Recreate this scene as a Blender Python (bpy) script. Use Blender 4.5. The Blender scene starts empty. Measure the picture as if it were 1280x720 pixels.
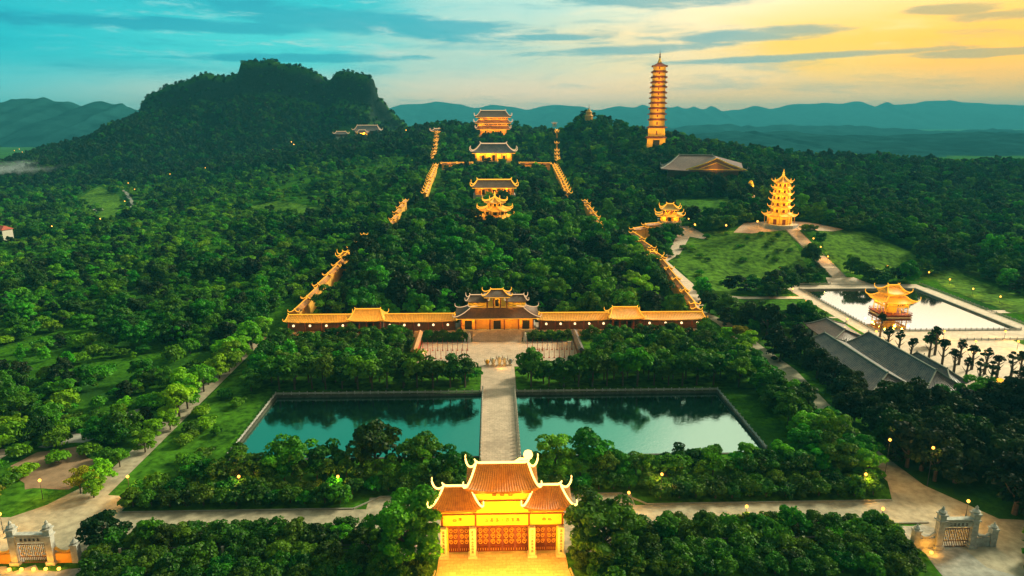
import bpy, bmesh, math, random
import numpy as np
from mathutils import Vector

rad = math.radians
random.seed(7)
RS = np.random.RandomState(11)
scene = bpy.context.scene
COL = scene.collection

# ------------------------------------------------------------------ camera
F, PITCH, YAW, CAMX, CAMH = 853.0, rad(13.8), rad(1.63), -1.57, 88.0
cam_d = bpy.data.cameras.new('camera')
cam_d.sensor_width = 36.0
cam_d.lens = 24.0
cam_d.clip_start = 1.0
cam_d.clip_end = 60000.0
cam = bpy.data.objects.new('camera', cam_d)
COL.objects.link(cam)
cam.location = (CAMX, 0, CAMH)
cam.rotation_euler = (math.pi / 2 - PITCH, 0, -YAW)
scene.camera = cam

# ------------------------------------------------------------------ sky, sun, exposure
SUN_AZ, SUN_EL = rad(62), rad(30)          # azimuth to the right of straight ahead
world = bpy.data.worlds.new('World')
scene.world = world
world.use_nodes = True


class NT:
    """small helper to write node trees"""
    def __init__(self, tree):
        self.t = tree
        tree.nodes.clear()

    def n(self, typ, **kw):
        nd = self.t.nodes.new(typ)
        for k, v in kw.items():
            setattr(nd, k, v)
        return nd

    def l(self, a, b):
        self.t.links.new(a, b)

    def val(self, sock, v):
        if hasattr(v, 'is_output') or isinstance(v, bpy.types.NodeSocket):
            self.l(v, sock)
        else:
            sock.default_value = v

    def math(self, op, a, b=0.0, c=None, clamp=False):
        nd = self.n('ShaderNodeMath', operation=op, use_clamp=clamp)
        self.val(nd.inputs[0], a)
        self.val(nd.inputs[1], b)
        if c is not None:
            self.val(nd.inputs[2], c)
        return nd.outputs[0]

    def mix(self, f, a, b, typ='MIX'):
        nd = self.n('ShaderNodeMix', data_type='RGBA', blend_type=typ)
        self.val(nd.inputs[0], f)
        self.val(nd.inputs[6], a if isinstance(a, bpy.types.NodeSocket) else (*a, 1))
        self.val(nd.inputs[7], b if isinstance(b, bpy.types.NodeSocket) else (*b, 1))
        return nd.outputs[2]

    def step(self, x, a, b):
        nd = self.n('ShaderNodeMapRange', interpolation_type='SMOOTHSTEP')
        self.val(nd.inputs[0], x)
        nd.inputs[1].default_value = a
        nd.inputs[2].default_value = b
        return nd.outputs[0]

    def ramp(self, x, stops, interp='EASE'):
        nd = self.n('ShaderNodeValToRGB')
        cr = nd.color_ramp
        cr.interpolation = interp
        while len(cr.elements) < len(stops):
            cr.elements.new(0.5)
        for e, (p, c) in zip(cr.elements, stops):
            e.position = p
            e.color = (*c, 1)
        self.val(nd.inputs[0], x)
        return nd.outputs[0]

    def noise(self, vec, scale, detail=4, rough=0.55, dist=0.0):
        nd = self.n('ShaderNodeTexNoise')
        if vec is not None:
            self.l(vec, nd.inputs['Vector'])
        nd.inputs['Scale'].default_value = scale
        nd.inputs['Detail'].default_value = detail
        nd.inputs['Roughness'].default_value = rough
        nd.inputs['Distortion'].default_value = dist
        return nd.outputs[0]


def make_world():
    w = NT(world.node_tree)
    out = w.n('ShaderNodeOutputWorld')
    bg = w.n('ShaderNodeBackground')
    w.l(bg.outputs[0], out.inputs[0])
    sky = w.n('ShaderNodeTexSky', sky_type='NISHITA', sun_disc=False)
    sky.sun_elevation = SUN_EL
    sky.sun_rotation = SUN_AZ
    sky.dust_density = 2.0
    tc = w.n('ShaderNodeTexCoord')
    sep = w.n('ShaderNodeSeparateXYZ')
    w.l(tc.outputs['Generated'], sep.inputs[0])
    X, Y, Z = sep.outputs
    az = w.math('ARCTAN2', X, Y)                        # 0 straight ahead, + to the right
    el = w.math('ARCSINE', Z)
    deg = 180 / math.pi
    azd, eld = w.math('MULTIPLY', az, deg), w.math('MULTIPLY', el, deg)
    comb = w.n('ShaderNodeCombineXYZ')                  # long flat evening cloud: stretched along the horizon
    w.l(w.math('MULTIPLY', azd, 0.055), comb.inputs[0])
    w.l(w.math('MULTIPLY', eld, 0.42), comb.inputs[1])
    n1 = w.noise(comb.outputs[0], 1.0, 8, 0.6, 0.5)
    comb2 = w.n('ShaderNodeCombineXYZ')
    w.l(w.math('MULTIPLY_ADD', azd, 0.16, 7.0), comb2.inputs[0])
    w.l(w.math('MULTIPLY', eld, 1.0), comb2.inputs[1])
    n2 = w.noise(comb2.outputs[0], 1.0, 8, 0.65, 0.3)
    azw = w.math('ADD', azd, w.math('MULTIPLY', w.math('SUBTRACT', n1, 0.5), 22))
    u = w.math('MULTIPLY_ADD', azw, 1 / 90, 0.5)
    low = w.ramp(u, [(0.10, (0.14, 0.58, 0.60)), (0.34, (0.80, 0.68, 0.48)), (0.52, (1.15, 0.72, 0.42)),
                     (0.74, (1.08, 0.62, 0.24)), (0.95, (0.86, 0.46, 0.10))])
    mid = w.ramp(u, [(0.08, (0.0, 0.42, 0.48)), (0.32, (0.05, 0.54, 0.54)), (0.48, (0.42, 0.58, 0.48)),
                     (0.66, (0.92, 0.68, 0.33)), (0.78, (1.05, 0.60, 0.05)), (0.90, (1.2, 0.54, 0.0))])
    high = w.ramp(u, [(0.05, (0.0, 0.36, 0.44)), (0.36, (0.02, 0.46, 0.49)), (0.52, (0.40, 0.62, 0.54)),
                      (0.70, (1.0, 0.80, 0.46)), (0.98, (1.05, 0.64, 0.10))])
    refl = w.ramp(u, [(0.05, (0.0, 0.22, 0.20)), (0.44, (0.03, 0.34, 0.25)), (0.60, (0.26, 0.58, 0.40)),
                      (0.72, (1.22, 1.02, 0.78)), (0.98, (1.22, 0.98, 0.66))])
    c = w.mix(w.step(eld, 1.2, 4.6), low, mid)
    c = w.mix(w.step(eld, 5.5, 9.0), c, high)
    c = w.mix(w.step(eld, 10, 15), c, refl)
    pale = w.ramp(u, [(0.1, (0.22, 0.58, 0.60)), (0.40, (0.62, 0.66, 0.56)), (0.7, (1.0, 0.80, 0.44)), (0.95, (1.0, 0.62, 0.06))])
    c = w.mix(w.math('MULTIPLY', w.math('MULTIPLY', w.step(n2, 0.52, 0.72), 0.5), w.step(eld, 2.5, 5.5)), c, pale)
    darkc = w.ramp(u, [(0.1, (0.0, 0.26, 0.36)), (0.45, (0.02, 0.33, 0.40)), (0.68, (0.16, 0.34, 0.34)), (0.95, (0.46, 0.33, 0.10))])
    soft = w.math('MULTIPLY', w.step(w.math('MULTIPLY_ADD', n2, 0.5, w.math('MULTIPLY', n1, 0.5)), 0.50, 0.36), 0.45)
    c = w.mix(w.math('MULTIPLY', soft, w.math('SUBTRACT', 1.0, w.step(eld, 11, 16))), c, darkc)
    bars = None                                         # the separate dark cloud bars: azimuth, height, half length, half thickness, tilt
    for a0, e0, wa, we, k in ((-9, 7.25, 17, .95, -.055), (-24, 6.6, 12, .55, .01), (13, 9.0, 9, .75, -.03), (20, 6.2, 7, .55, .02), (3.5, 6.35, 5, .32, 0), (24, 4.55, 11, .28, .02),
                              (33, 7.2, 3.2, .38, -.02), (37, 6.7, 5, .35, .03), (12, 5.4, 9, .4, .03), (-15, 4.6, 11, .35, .02), (36, 4.4, 7, .3, 0), (-33, 8.6, 7, .8, .03), (30, 9.6, 6, .3, .02)):
        da = w.math('SUBTRACT', azd, a0)
        de = w.math('SUBTRACT', w.math('SUBTRACT', eld, e0), w.math('MULTIPLY', da, k))
        q = w.math('ADD', w.math('POWER', w.math('ABSOLUTE', w.math('MULTIPLY', da, 1 / wa)), 2.0), w.math('POWER', w.math('ABSOLUTE', w.math('MULTIPLY', de, 1 / we)), 2.0))
        q = w.math('ADD', q, w.math('MULTIPLY', w.math('SUBTRACT', n2, 0.5), 3.4))
        mk = w.step(q, 1.25, 0.25)
        bars = mk if bars is None else w.math('MAXIMUM', bars, mk)
    c = w.mix(w.math('MULTIPLY', bars, 0.82), c, darkc)
    top = w.ramp(u, [(0.0, (0.40, 0.50, 0.36)), (1.0, (0.62, 0.56, 0.36))])
    c = w.mix(w.step(eld, 28, 52), c, top)
    # the evening sky behind the camera, away from the glow, is much darker
    back = w.math('MULTIPLY_ADD', w.step(w.math('ABSOLUTE', azd), 65, 125), -0.68, 1.0)
    bk = w.n('ShaderNodeVectorMath', operation='SCALE')
    w.l(c, bk.inputs[0])
    w.l(back, bk.inputs['Scale'])
    c = bk.outputs[0]
    # below the horizon: dim
    c = w.mix(w.step(el, rad(-4), rad(0.3)), (0.10, 0.16, 0.15), c)
    nish = w.n('ShaderNodeVectorMath', operation='SCALE')
    w.l(sky.outputs[0], nish.inputs[0])
    nish.inputs['Scale'].default_value = 0.06
    tot = w.n('ShaderNodeVectorMath', operation='ADD')
    sc = w.n('ShaderNodeVectorMath', operation='SCALE')
    w.l(c, sc.inputs[0])
    sc.inputs['Scale'].default_value = 10.4
    w.l(nish.outputs[0], tot.inputs[0])
    w.l(sc.outputs[0], tot.inputs[1])
    w.l(tot.outputs[0], bg.inputs[0])
    bg.inputs[1].default_value = 0.10


make_world()
sun_d = bpy.data.lights.new('sun', 'SUN')
sun_d.energy = 4.3
sun_d.angle = rad(12)
sun_d.color = (1.0, 0.92, 0.62)
sun = bpy.data.objects.new('sun', sun_d)
COL.objects.link(sun)
sdir = Vector((math.sin(SUN_AZ) * math.cos(SUN_EL), math.cos(SUN_AZ) * math.cos(SUN_EL), math.sin(SUN_EL)))
sun.rotation_euler = sdir.to_track_quat('Z', 'Y').to_euler()
vs = scene.view_settings
vs.view_transform = 'Standard'
vs.look = 'None'
vs.exposure = 0.42
vs.gamma = 1.0
scene.cycles.use_denoising = True
scene.cycles.max_bounces = 6
scene.cycles.diffuse_bounces = 1
scene.cycles.glossy_bounces = 2
scene.cycles.transmission_bounces = 2
scene.cycles.volume_bounces = 0
scene.cycles.transparent_max_bounces = 4
scene.cycles.caustics_reflective = False
scene.cycles.caustics_refractive = False
scene.cycles.sample_clamp_indirect = 3.0

# ------------------------------------------------------------------ where a pixel of the 1280x720 photo meets the place
RIGHT = np.array([math.cos(YAW), -math.sin(YAW), 0.0])
FH = np.array([math.sin(YAW), math.cos(YAW), 0.0])
FWD = FH * math.cos(PITCH) - np.array([0, 0, math.sin(PITCH)])
UP = FH * math.sin(PITCH) + np.array([0, 0, math.cos(PITCH)])
EYE = np.array([CAMX, 0.0, CAMH])


def ray(px, py):
    return FWD + RIGHT * ((px - 640) / F) - UP * ((py - 360) / F)


def at(px, py, z=0.0):
    d = ray(px, py)
    return EYE + d * ((z - CAMH) / d[2])


def atY(px, py, y):
    d = ray(px, py)
    return EYE + d * (y / d[1])


def proj(P):
    P = np.asarray(P, float) - EYE
    dep = P @ FWD
    dep = np.where(dep < 1, 1, dep)
    return 640 + F * (P @ RIGHT) / dep, 360 - F * (P @ UP) / dep, dep


# ------------------------------------------------------------------ noise on arrays
_T = RS.rand(256, 256)


def vnoise(x, y, seed=0):
    x = np.asarray(x, float) + seed * 17.31
    y = np.asarray(y, float) + seed * 9.77
    xi, yi = np.floor(x).astype(int), np.floor(y).astype(int)
    fx, fy = x - xi, y - yi
    fx, fy = fx * fx * (3 - 2 * fx), fy * fy * (3 - 2 * fy)
    a, b = _T[yi % 256, xi % 256], _T[yi % 256, (xi + 1) % 256]
    c, d = _T[(yi + 1) % 256, xi % 256], _T[(yi + 1) % 256, (xi + 1) % 256]
    return (a * (1 - fx) + b * fx) * (1 - fy) + (c * (1 - fx) + d * fx) * fy


def fbm(x, y, seed=0, o=4):
    s, a, t = 0, 1.0, 0
    for k in range(o):
        s = s + a * vnoise(x * 2 ** k, y * 2 ** k, seed + k)
        t += a
        a *= 0.5
    return s / t


def sstep(x, a, b):
    t = np.clip((np.asarray(x, float) - a) / (b - a), 0, 1)
    return t * t * (3 - 2 * t)


# ------------------------------------------------------------------ terrain height
CP = []
for xx in (-900, -600, -350, -200, -100, 0, 100, 200, 350, 600):
    for yy in (-60, 120, 260):
        CP.append((xx, yy, 0))
PROF = [(290, 0.5), (330, 2), (380, 4), (430, 7), (480, 11), (540, 15.5), (594, 20.5), (640, 24), (700, 28.5), (770, 33),
        (840, 37.5), (900, 45), (960, 55), (1020, 63), (1080, 68), (1130, 66), (1220, 50)]
for yy, zz in PROF:
    for xx in (-88, 0, 85):
        CP.append((xx, yy, zz + (13 if yy == 1130 and xx < 50 else 0)))
CP += [(160, 300, 0), (240, 300, 0), (160, 355, 0), (240, 355, 0), (194, 447, 20), (250, 450, 17), (150, 447, 15), (132, 470, 15.5),
       (140, 390, 6), (199, 640, 33), (260, 640, 31), (193, 800, 59), (150, 800, 55), (240, 800, 54), (519, 900, 35), (750, 900, 30),
       (350, 900, 43), (410, 600, 8), (330, 480, 4), (600, 650, 9), (330, 700, 22), (135, 950, 94), (85, 950, 74), (185, 950, 72),
       (135, 1060, 60), (300, 1100, 20), (600, 1100, 6), (-210, 1000, 50), (-155, 600, 14), (-230, 600, 9), (-330, 560, 0), (-360, 750, 0),
       (-250, 800, 22), (-150, 800, 33), (-170, 1050, 58), (-600, 700, 0), (-600, 1000, 0), (-900, 1000, -6), (-420, 1000, 22), (-900, 1600, -10),
       (-300, 450, 0), (-180, 450, 5), (-150, 1300, 30), (200, 1500, -5), (700, 1500, -8), (-500, 1500, 0), (900, 300, 0), (900, 600, 4)]
CPa = np.array(CP, float)
_d = np.hypot(CPa[:, None, 0] - CPa[None, :, 0], CPa[:, None, 1] - CPa[None, :, 1])
_W = np.linalg.solve(_d + np.eye(len(CP)) * -1.5, CPa[:, 2])

# skyline of the limestone mountain, read at a distance of 1300 m
SKYL = [(20, 205), (65, 193), (110, 168), (150, 153), (176, 143), (180, 126), (188, 114), (196, 112), (214, 103), (228, 100), (236, 97), (246, 94), (256, 88), (264, 89), (274, 92), (288, 92), (300, 88), (303, 75),
        (318, 72), (326, 74), (342, 71), (350, 76), (362, 79), (372, 78), (386, 84), (398, 88), (408, 98), (416, 97), (419, 87), (430, 85), (446, 88), (460, 91), (468, 98), (470, 116), (478, 122), (488, 135), (505, 150), (520, 163), (545, 178)]
_mx, _mz = [], []
for px_, py_ in SKYL:
    p_ = atY(px_, py_, 1300)
    _mx.append(p_[0])
    _mz.append(p_[2] - 6)
MOUNT_X, MOUNT_Z = np.array(_mx), np.array(_mz)

PONDS = [(-73.0, -5.6, 168.0, 211.5), (5.6, 73.0, 168.0, 211.5), (163.0, 226.0, 276.0, 351.0)]


def terr_raw(x, y):
    x, y = np.asarray(x, float), np.asarray(y, float)
    z = np.zeros_like(x)
    for (cx, cy, _), wk in zip(CP, _W):
        z = z + wk * np.hypot(x - cx, y - cy)
    far = sstep(y, 1500, 2200) + sstep(np.abs(x), 950, 1500)
    z = z * (1 - np.clip(far, 0, 1)) - 8 * np.clip(far, 0, 1)
    y0 = 285 + 72 * sstep(x, 105, 140) * (1 - sstep(x, 255, 330))
    z = z * np.clip((y - y0) / 45, 0, 1) ** 1.0
    z = z + (fbm(x / 45, y / 45, 3, 3) - 0.5) * 5 * sstep(y, 400, 560) * (1 - far.clip(0, 1))
    # mountain
    zr = np.interp(x, MOUNT_X, MOUNT_Z, left=-50, right=-50)
    wob = (fbm(x / 120, y / 120, 21, 3) - 0.5)
    s = (1300 - y) / (430 + 150 * np.sin(x / 170))
    sf = s + wob * 0.22 * sstep(np.abs(y - 1300), 10, 90)
    prof = np.interp(sf, [-1.2, -0.35, -0.06, 0.02, 0.09, 0.2, 0.34, 0.5, 0.72, 1.0], [-0.3, 0.45, 0.9, 1.0, 0.70, 0.60, 0.45, 0.29, 0.12, -0.1])
    prof = np.where(np.abs(y - 1300) < 16, 1.0, np.minimum(prof, 1.0))
    rough = (fbm(x / 28, y / 28, 31, 4) - 0.5) * 22 * np.clip(prof, 0, 1) * sstep(np.abs(y - 1300), 12, 60)
    zm = zr * prof + rough
    z = np.where((x > MOUNT_X[0]) & (x < MOUNT_X[-1]) & (y > 700) & (y < 1900), np.maximum(z, zm), z)
    return z


def lines(dense0, dense1, step, lo, hi, extra):
    a = list(np.arange(dense0, dense1 + 0.1, step))
    v, g = dense0, step
    while v > lo:
        g *= 1.25
        v -= g
        a.append(max(v, lo))
    v, g = dense1, step
    while v < hi:
        g *= 1.25
        v += g
        a.append(min(v, hi))
    return np.array(sorted(set(round(t, 3) for t in a + extra)))


ex, ey = [], []
for x0, x1, y0, y1 in PONDS:
    ex += [x0, x0 + 0.02, x1 - 0.02, x1]
    ey += [y0, y0 + 0.02, y1 - 0.02, y1]
GX = lines(-980, 820, 7.0, -11500, 11500, ex)
GY = lines(-40, 1560, 7.0, -900, 11800, ey)
GXX, GYY = np.meshgrid(GX, GY)
GH = terr_raw(GXX, GYY)
for x0, x1, y0, y1 in PONDS:
    GH[(GXX > x0 + 0.01) & (GXX < x1 - 0.01) & (GYY > y0 + 0.01) & (GYY < y1 - 0.01)] = -3.5


def terr(x, y):
    x, y = np.asarray(x, float), np.asarray(y, float)
    i = np.clip(np.searchsorted(GX, x) - 1, 0, len(GX) - 2)
    j = np.clip(np.searchsorted(GY, y) - 1, 0, len(GY) - 2)
    fx, fy = (x - GX[i]) / (GX[i + 1] - GX[i]), (y - GY[j]) / (GY[j + 1] - GY[j])
    return (GH[j, i] * (1 - fx) + GH[j, i + 1] * fx) * (1 - fy) + (GH[j + 1, i] * (1 - fx) + GH[j + 1, i + 1] * fx) * fy


def on(px, py, off=0.0):
    """where the line of sight first meets the ground raised by off"""
    d = ray(px, py)
    d = d / math.hypot(d[0], d[1])
    t = np.arange(60, 2600, 2.0)
    P = EYE[None] + d[None] * t[:, None]
    under = P[:, 2] < terr(P[:, 0], P[:, 1]) + off
    k = int(np.argmax(under)) if under.any() else len(t) - 1
    return P[k]


# ------------------------------------------------------------------ materials
MATS = {}


def mat(name, col, rough=0.8, var=0.25, scale=1.0, col2=None, bump=0.0, metal=0.0, emit=None, power=0.0, spec=0.3, slab=0.0):
    m = bpy.data.materials.new(name)
    m.use_nodes = True
    t = NT(m.node_tree)
    out = t.n('ShaderNodeOutputMaterial')
    if emit is not None:
        e = t.n('ShaderNodeEmission')
        e.inputs[0].default_value = (*emit, 1)
        e.inputs[1].default_value = power
        t.l(e.outputs[0], out.inputs[0])
        MATS[name] = m
        return m
    p = t.n('ShaderNodeBsdfPrincipled')
    t.l(p.outputs[0], out.inputs[0])
    geo = t.n('ShaderNodeNewGeometry')
    n = t.noise(geo.outputs['Position'], scale, 5, 0.6)
    nb = t.noise(geo.outputs['Position'], scale * 0.13, 3, 0.6)
    f = t.step(t.math('ADD', t.math('MULTIPLY', n, 0.65), t.math('MULTIPLY', nb, 0.35)), 0.32, 0.68)
    a = tuple(c * (1 - var) for c in col)
    b = col2 if col2 else tuple(min(1, c * (1 + var)) for c in col)
    base = t.mix(f, a, b)
    if slab:                                            # paving slabs: joints and slabs of slightly different tone, plus old stains
        bk = t.n('ShaderNodeTexBrick')
        t.l(geo.outputs['Position'], bk.inputs['Vector'])
        bk.inputs['Scale'].default_value = 1.0
        bk.inputs['Brick Width'].default_value = slab * 1.6
        bk.inputs['Row Height'].default_value = slab
        bk.inputs['Mortar Size'].default_value = slab * 0.045
        for q, v in (('Color1', 1.0), ('Color2', 0.82), ('Mortar', 0.62)):
            bk.inputs[q].default_value = (v, v, v, 1)
        base = t.mix(1.0, base, bk.outputs['Color'], 'MULTIPLY')
        stn = t.noise(geo.outputs['Position'], 0.09, 6, 0.65, 0.5)
        k = t.step(stn, 0.50, 0.66)
        base = t.mix(t.math('MULTIPLY', k, 0.38), base, tuple(c * 0.45 for c in col))
    t.l(base, p.inputs['Base Color'])
    p.inputs['Roughness'].default_value = rough
    p.inputs['Metallic'].default_value = metal
    p.inputs['Specular IOR Level'].default_value = spec
    if bump:
        bn = t.n('ShaderNodeBump')
        bn.inputs['Strength'].default_value = bump
        bn.inputs['Distance'].default_value = 0.2
        t.l(n, bn.inputs['Height'])
        t.l(bn.outputs[0], p.inputs['Normal'])
    MATS[name] = m
    return m


def tile_mat(name, col, col2, pitch=0.5):
    """ridged roof tiles: rolls run up the slope (uv.x in metres along the eave)"""
    m = bpy.data.materials.new(name)
    m.use_nodes = True
    t = NT(m.node_tree)
    out = t.n('ShaderNodeOutputMaterial')
    p = t.n('ShaderNodeBsdfPrincipled')
    t.l(p.outputs[0], out.inputs[0])
    uv = t.n('ShaderNodeUVMap')
    sep = t.n('ShaderNodeSeparateXYZ')
    t.l(uv.outputs[0], sep.inputs[0])
    s = t.math('SINE', t.math('MULTIPLY', sep.outputs[0], 2 * math.pi / pitch))
    s01 = t.math('MULTIPLY_ADD', s, 0.5, 0.5)
    r = t.math('FRACT', t.math('MULTIPLY', sep.outputs[1], 2.2))
    geo = t.n('ShaderNodeNewGeometry')
    n = t.noise(geo.outputs['Position'], 1.1, 5, 0.65)
    nb = t.noise(geo.outputs['Position'], 0.25, 4, 0.65)
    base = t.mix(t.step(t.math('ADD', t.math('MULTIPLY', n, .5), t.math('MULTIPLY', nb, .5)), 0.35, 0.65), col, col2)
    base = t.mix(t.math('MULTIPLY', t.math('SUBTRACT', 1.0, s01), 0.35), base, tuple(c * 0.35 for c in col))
    t.l(base, p.inputs['Base Color'])
    p.inputs['Roughness'].default_value = 0.45
    p.inputs['Specular IOR Level'].default_value = 0.35
    bn = t.n('ShaderNodeBump')
    bn.inputs['Strength'].default_value = 0.8
    bn.inputs['Distance'].default_value = 0.12
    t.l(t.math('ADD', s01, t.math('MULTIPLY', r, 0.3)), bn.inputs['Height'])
    t.l(bn.outputs[0], p.inputs['Normal'])
    MATS[name] = m
    return m


def leaf_mat(name, dark, light, trans=0.25):
    m = bpy.data.materials.new(name)
    m.use_nodes = True
    t = NT(m.node_tree)
    out = t.n('ShaderNodeOutputMaterial')
    at_ = t.n('ShaderNodeAttribute', attribute_name='tint')
    oi = t.n('ShaderNodeObjectInfo')
    f = t.math('ADD', t.math('MULTIPLY', at_.outputs['Fac'], 0.62), t.math('MULTIPLY', oi.outputs['Random'], 0.42), clamp=True)
    c = t.mix(f, dark, light)
    hs = t.n('ShaderNodeHueSaturation')
    hs.inputs['Saturation'].default_value = 1.08
    r2 = t.math('FRACT', t.math('MULTIPLY', oi.outputs['Random'], 7.31))
    t.l(t.math('MULTIPLY_ADD', r2, 0.050, 0.480), hs.inputs['Hue'])
    t.l(t.math('MULTIPLY_ADD', t.math('FRACT', t.math('MULTIPLY', oi.outputs['Random'], 13.7)), 0.8, 0.62), hs.inputs['Value'])
    t.l(c, hs.inputs['Color'])
    d = t.n('ShaderNodeBsdfDiffuse')
    tr = t.n('ShaderNodeBsdfTranslucent')
    t.l(hs.outputs[0], d.inputs[0])
    t.l(hs.outputs[0], tr.inputs[0])
    mx = t.n('ShaderNodeMixShader')
    mx.inputs[0].default_value = trans
    t.l(d.outputs[0], mx.inputs[1])
    t.l(tr.outputs[0], mx.inputs[2])
    gl = t.n('ShaderNodeBsdfGlossy')
    gl.inputs['Roughness'].default_value = 0.5
    gl.inputs[0].default_value = (1, 1, 1, 1)
    m2 = t.n('ShaderNodeMixShader')
    m2.inputs[0].default_value = 0.012
    t.l(mx.outputs[0], m2.inputs[1])
    t.l(gl.outputs[0], m2.inputs[2])
    t.l(m2.outputs[0], out.inputs[0])
    MATS[name] = m
    return m


def water_mat(name, deep, refl, tint=(1, 1, 1), ripple=0.02):
    m = bpy.data.materials.new(name)
    m.use_nodes = True
    t = NT(m.node_tree)
    out = t.n('ShaderNodeOutputMaterial')
    d = t.n('ShaderNodeBsdfDiffuse')
    g = t.n('ShaderNodeBsdfGlossy')
    geo = t.n('ShaderNodeNewGeometry')
    n = t.noise(geo.outputs['Position'], 0.9, 4, 0.6)
    nb = t.noise(geo.outputs['Position'], 0.05, 3, 0.5)
    d.inputs[0].default_value = (*deep, 1)
    g.inputs[0].default_value = (*tint, 1)
    t.l(t.math('MULTIPLY_ADD', nb, 0.06, 0.02), g.inputs['Roughness'])
    bn = t.n('ShaderNodeBump')
    bn.inputs['Strength'].default_value = ripple
    bn.inputs['Distance'].default_value = 0.3
    t.l(n, bn.inputs['Height'])
    t.l(bn.outputs[0], g.inputs['Normal'])
    mx = t.n('ShaderNodeMixShader')
    mx.inputs[0].default_value = refl
    t.l(d.outputs[0], mx.inputs[1])
    t.l(g.outputs[0], mx.inputs[2])
    t.l(mx.outputs[0], out.inputs[0])
    MATS[name] = m
    return m


def ground_mat():
    m = bpy.data.materials.new('ground')
    m.use_nodes = True
    t = NT(m.node_tree)
    out = t.n('ShaderNodeOutputMaterial')
    p = t.n('ShaderNodeBsdfPrincipled')
    t.l(p.outputs[0], out.inputs[0])
    geo = t.n('ShaderNodeNewGeometry')
    P = geo.outputs['Position']
    n1 = t.noise(P, 0.03, 6, 0.6)
    n2 = t.noise(P, 0.6, 5, 0.7)
    n3 = t.noise(P, 0.012, 5, 0.6)
    grass = t.mix(t.step(n2, 0.3, 0.7), (0.012, 0.055, 0.004), (0.065, 0.210, 0.010))
    grass = t.mix(t.step(n1, 0.4, 0.7), grass, (0.018, 0.065, 0.012))
    soil = t.mix(t.step(n2, 0.3, 0.7), (0.07, 0.06, 0.035), (0.13, 0.11, 0.07))
    c = t.mix(t.math('MULTIPLY', t.step(n3, 0.63, 0.72), 0.5), grass, soil)
    sep = t.n('ShaderNodeSeparateXYZ')
    t.l(geo.outputs['Normal'], sep.inputs[0])
    rock = t.mix(t.step(n2, 0.40, 0.9), (0.006, 0.018, 0.014), (0.085, 0.105, 0.10))
    steep = t.math('SUBTRACT', 1.0, t.step(t.math('ADD', sep.outputs[2], t.math('MULTIPLY', t.math('SUBTRACT', n1, 0.5), 0.3)), 0.52, 0.74))
    c = t.mix(steep, c, rock)
    t.l(c, p.inputs['Base Color'])
    p.inputs['Roughness'].default_value = 0.95
    p.inputs['Specular IOR Level'].default_value = 0.0
    bn = t.n('ShaderNodeBump')
    bn.inputs['Strength'].default_value = 0.6
    bn.inputs['Distance'].default_value = 0.5
    t.l(n2, bn.inputs['Height'])
    t.l(bn.outputs[0], p.inputs['Normal'])
    MATS['ground'] = m
    return m


ground_mat()
WARM = (1.0, 0.40, 0.03)
mat('far_hill', (0.008, 0.040, 0.042), 1.0, 0.7, 0.012, spec=0.0)  # part of the blue distance haze is put into the base colour
mat('lawn', (0.030, 0.140, 0.006), 0.95, 0.72, 0.45, (0.075, 0.23, 0.012), bump=0.5, spec=0.03)
mat('rough_grass', (0.040, 0.150, 0.008), 0.95, 0.75, 0.33, (0.11, 0.26, 0.018), bump=0.6, spec=0.03)
mat('paving', (0.58, 0.44, 0.32), 0.75, 0.16, 1.5, bump=0.1, slab=0.9)
mat('pale_paving', (0.76, 0.60, 0.45), 0.7, 0.12, 0.8, bump=0.1, slab=1.4)
mat('asphalt', (0.35, 0.31, 0.215), 0.85, 0.32, 0.5, bump=0.1)
mat('kerb', (0.26, 0.26, 0.21), 0.8, 0.2, 2.0)
mat('dirt', (0.26, 0.17, 0.10), 0.95, 0.3, 0.3, bump=0.3)
mat('bank_stone', (0.075, 0.08, 0.06), 0.85, 0.4, 1.0)
mat('gravel', (0.30, 0.30, 0.26), 0.95, 0.35, 0.5, bump=0.3)
mat('stone', (0.40, 0.40, 0.36), 0.8, 0.3, 1.2, bump=0.3)
mat('pale_stone', (0.62, 0.58, 0.48), 0.7, 0.15, 1.2)
mat('blue_stone', (0.22, 0.25, 0.25), 0.8, 0.4, 1.5, bump=0.3)
mat('inscription', (0.05, 0.03, 0.02), 0.8, 0.1)
mat('gold_wall', (0.80, 0.58, 0.06), 0.65, 0.12, 0.7)
mat('ochre_wall', (0.72, 0.36, 0.045), 0.7, 0.15, 0.6)
mat('red_wood', (0.16, 0.035, 0.012), 0.55, 0.3, 1.5)
mat('brown_wood', (0.11, 0.05, 0.02), 0.6, 0.3, 1.5)
mat('gilding', (0.75, 0.42, 0.05), 0.4, 0.2, 2.0, metal=0.3)
mat('dark_opening', (0.012, 0.010, 0.008), 0.8, 0.2)
mat('plaster', (0.62, 0.58, 0.48), 0.8, 0.12, 0.6)
mat('red_roof', (0.40, 0.08, 0.05), 0.7, 0.2, 1.0)
mat('bark', (0.09, 0.065, 0.045), 0.9, 0.35, 2.0)
mat('dark_metal', (0.04, 0.04, 0.045), 0.5, 0.1)
mat('skin', (0.45, 0.27, 0.18), 0.6, 0.05)
mat('orange_cloth', (0.65, 0.14, 0.03), 0.8, 0.1)
mat('white_cloth', (0.75, 0.74, 0.7), 0.8, 0.05)
mat('red_paint', (0.42, 0.05, 0.03), 0.6, 0.15, 1.0)
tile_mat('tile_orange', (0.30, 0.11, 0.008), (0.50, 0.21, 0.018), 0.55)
tile_mat('tile_lit_gold', (0.62, 0.34, 0.035), (0.78, 0.46, 0.06), 0.7)  # ochre tile with the golden glow of the lighting put into its colour
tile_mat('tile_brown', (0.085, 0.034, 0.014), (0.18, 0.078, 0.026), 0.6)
tile_mat('tile_slate', (0.040, 0.042, 0.060), (0.19, 0.145, 0.125), 1.0)
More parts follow.
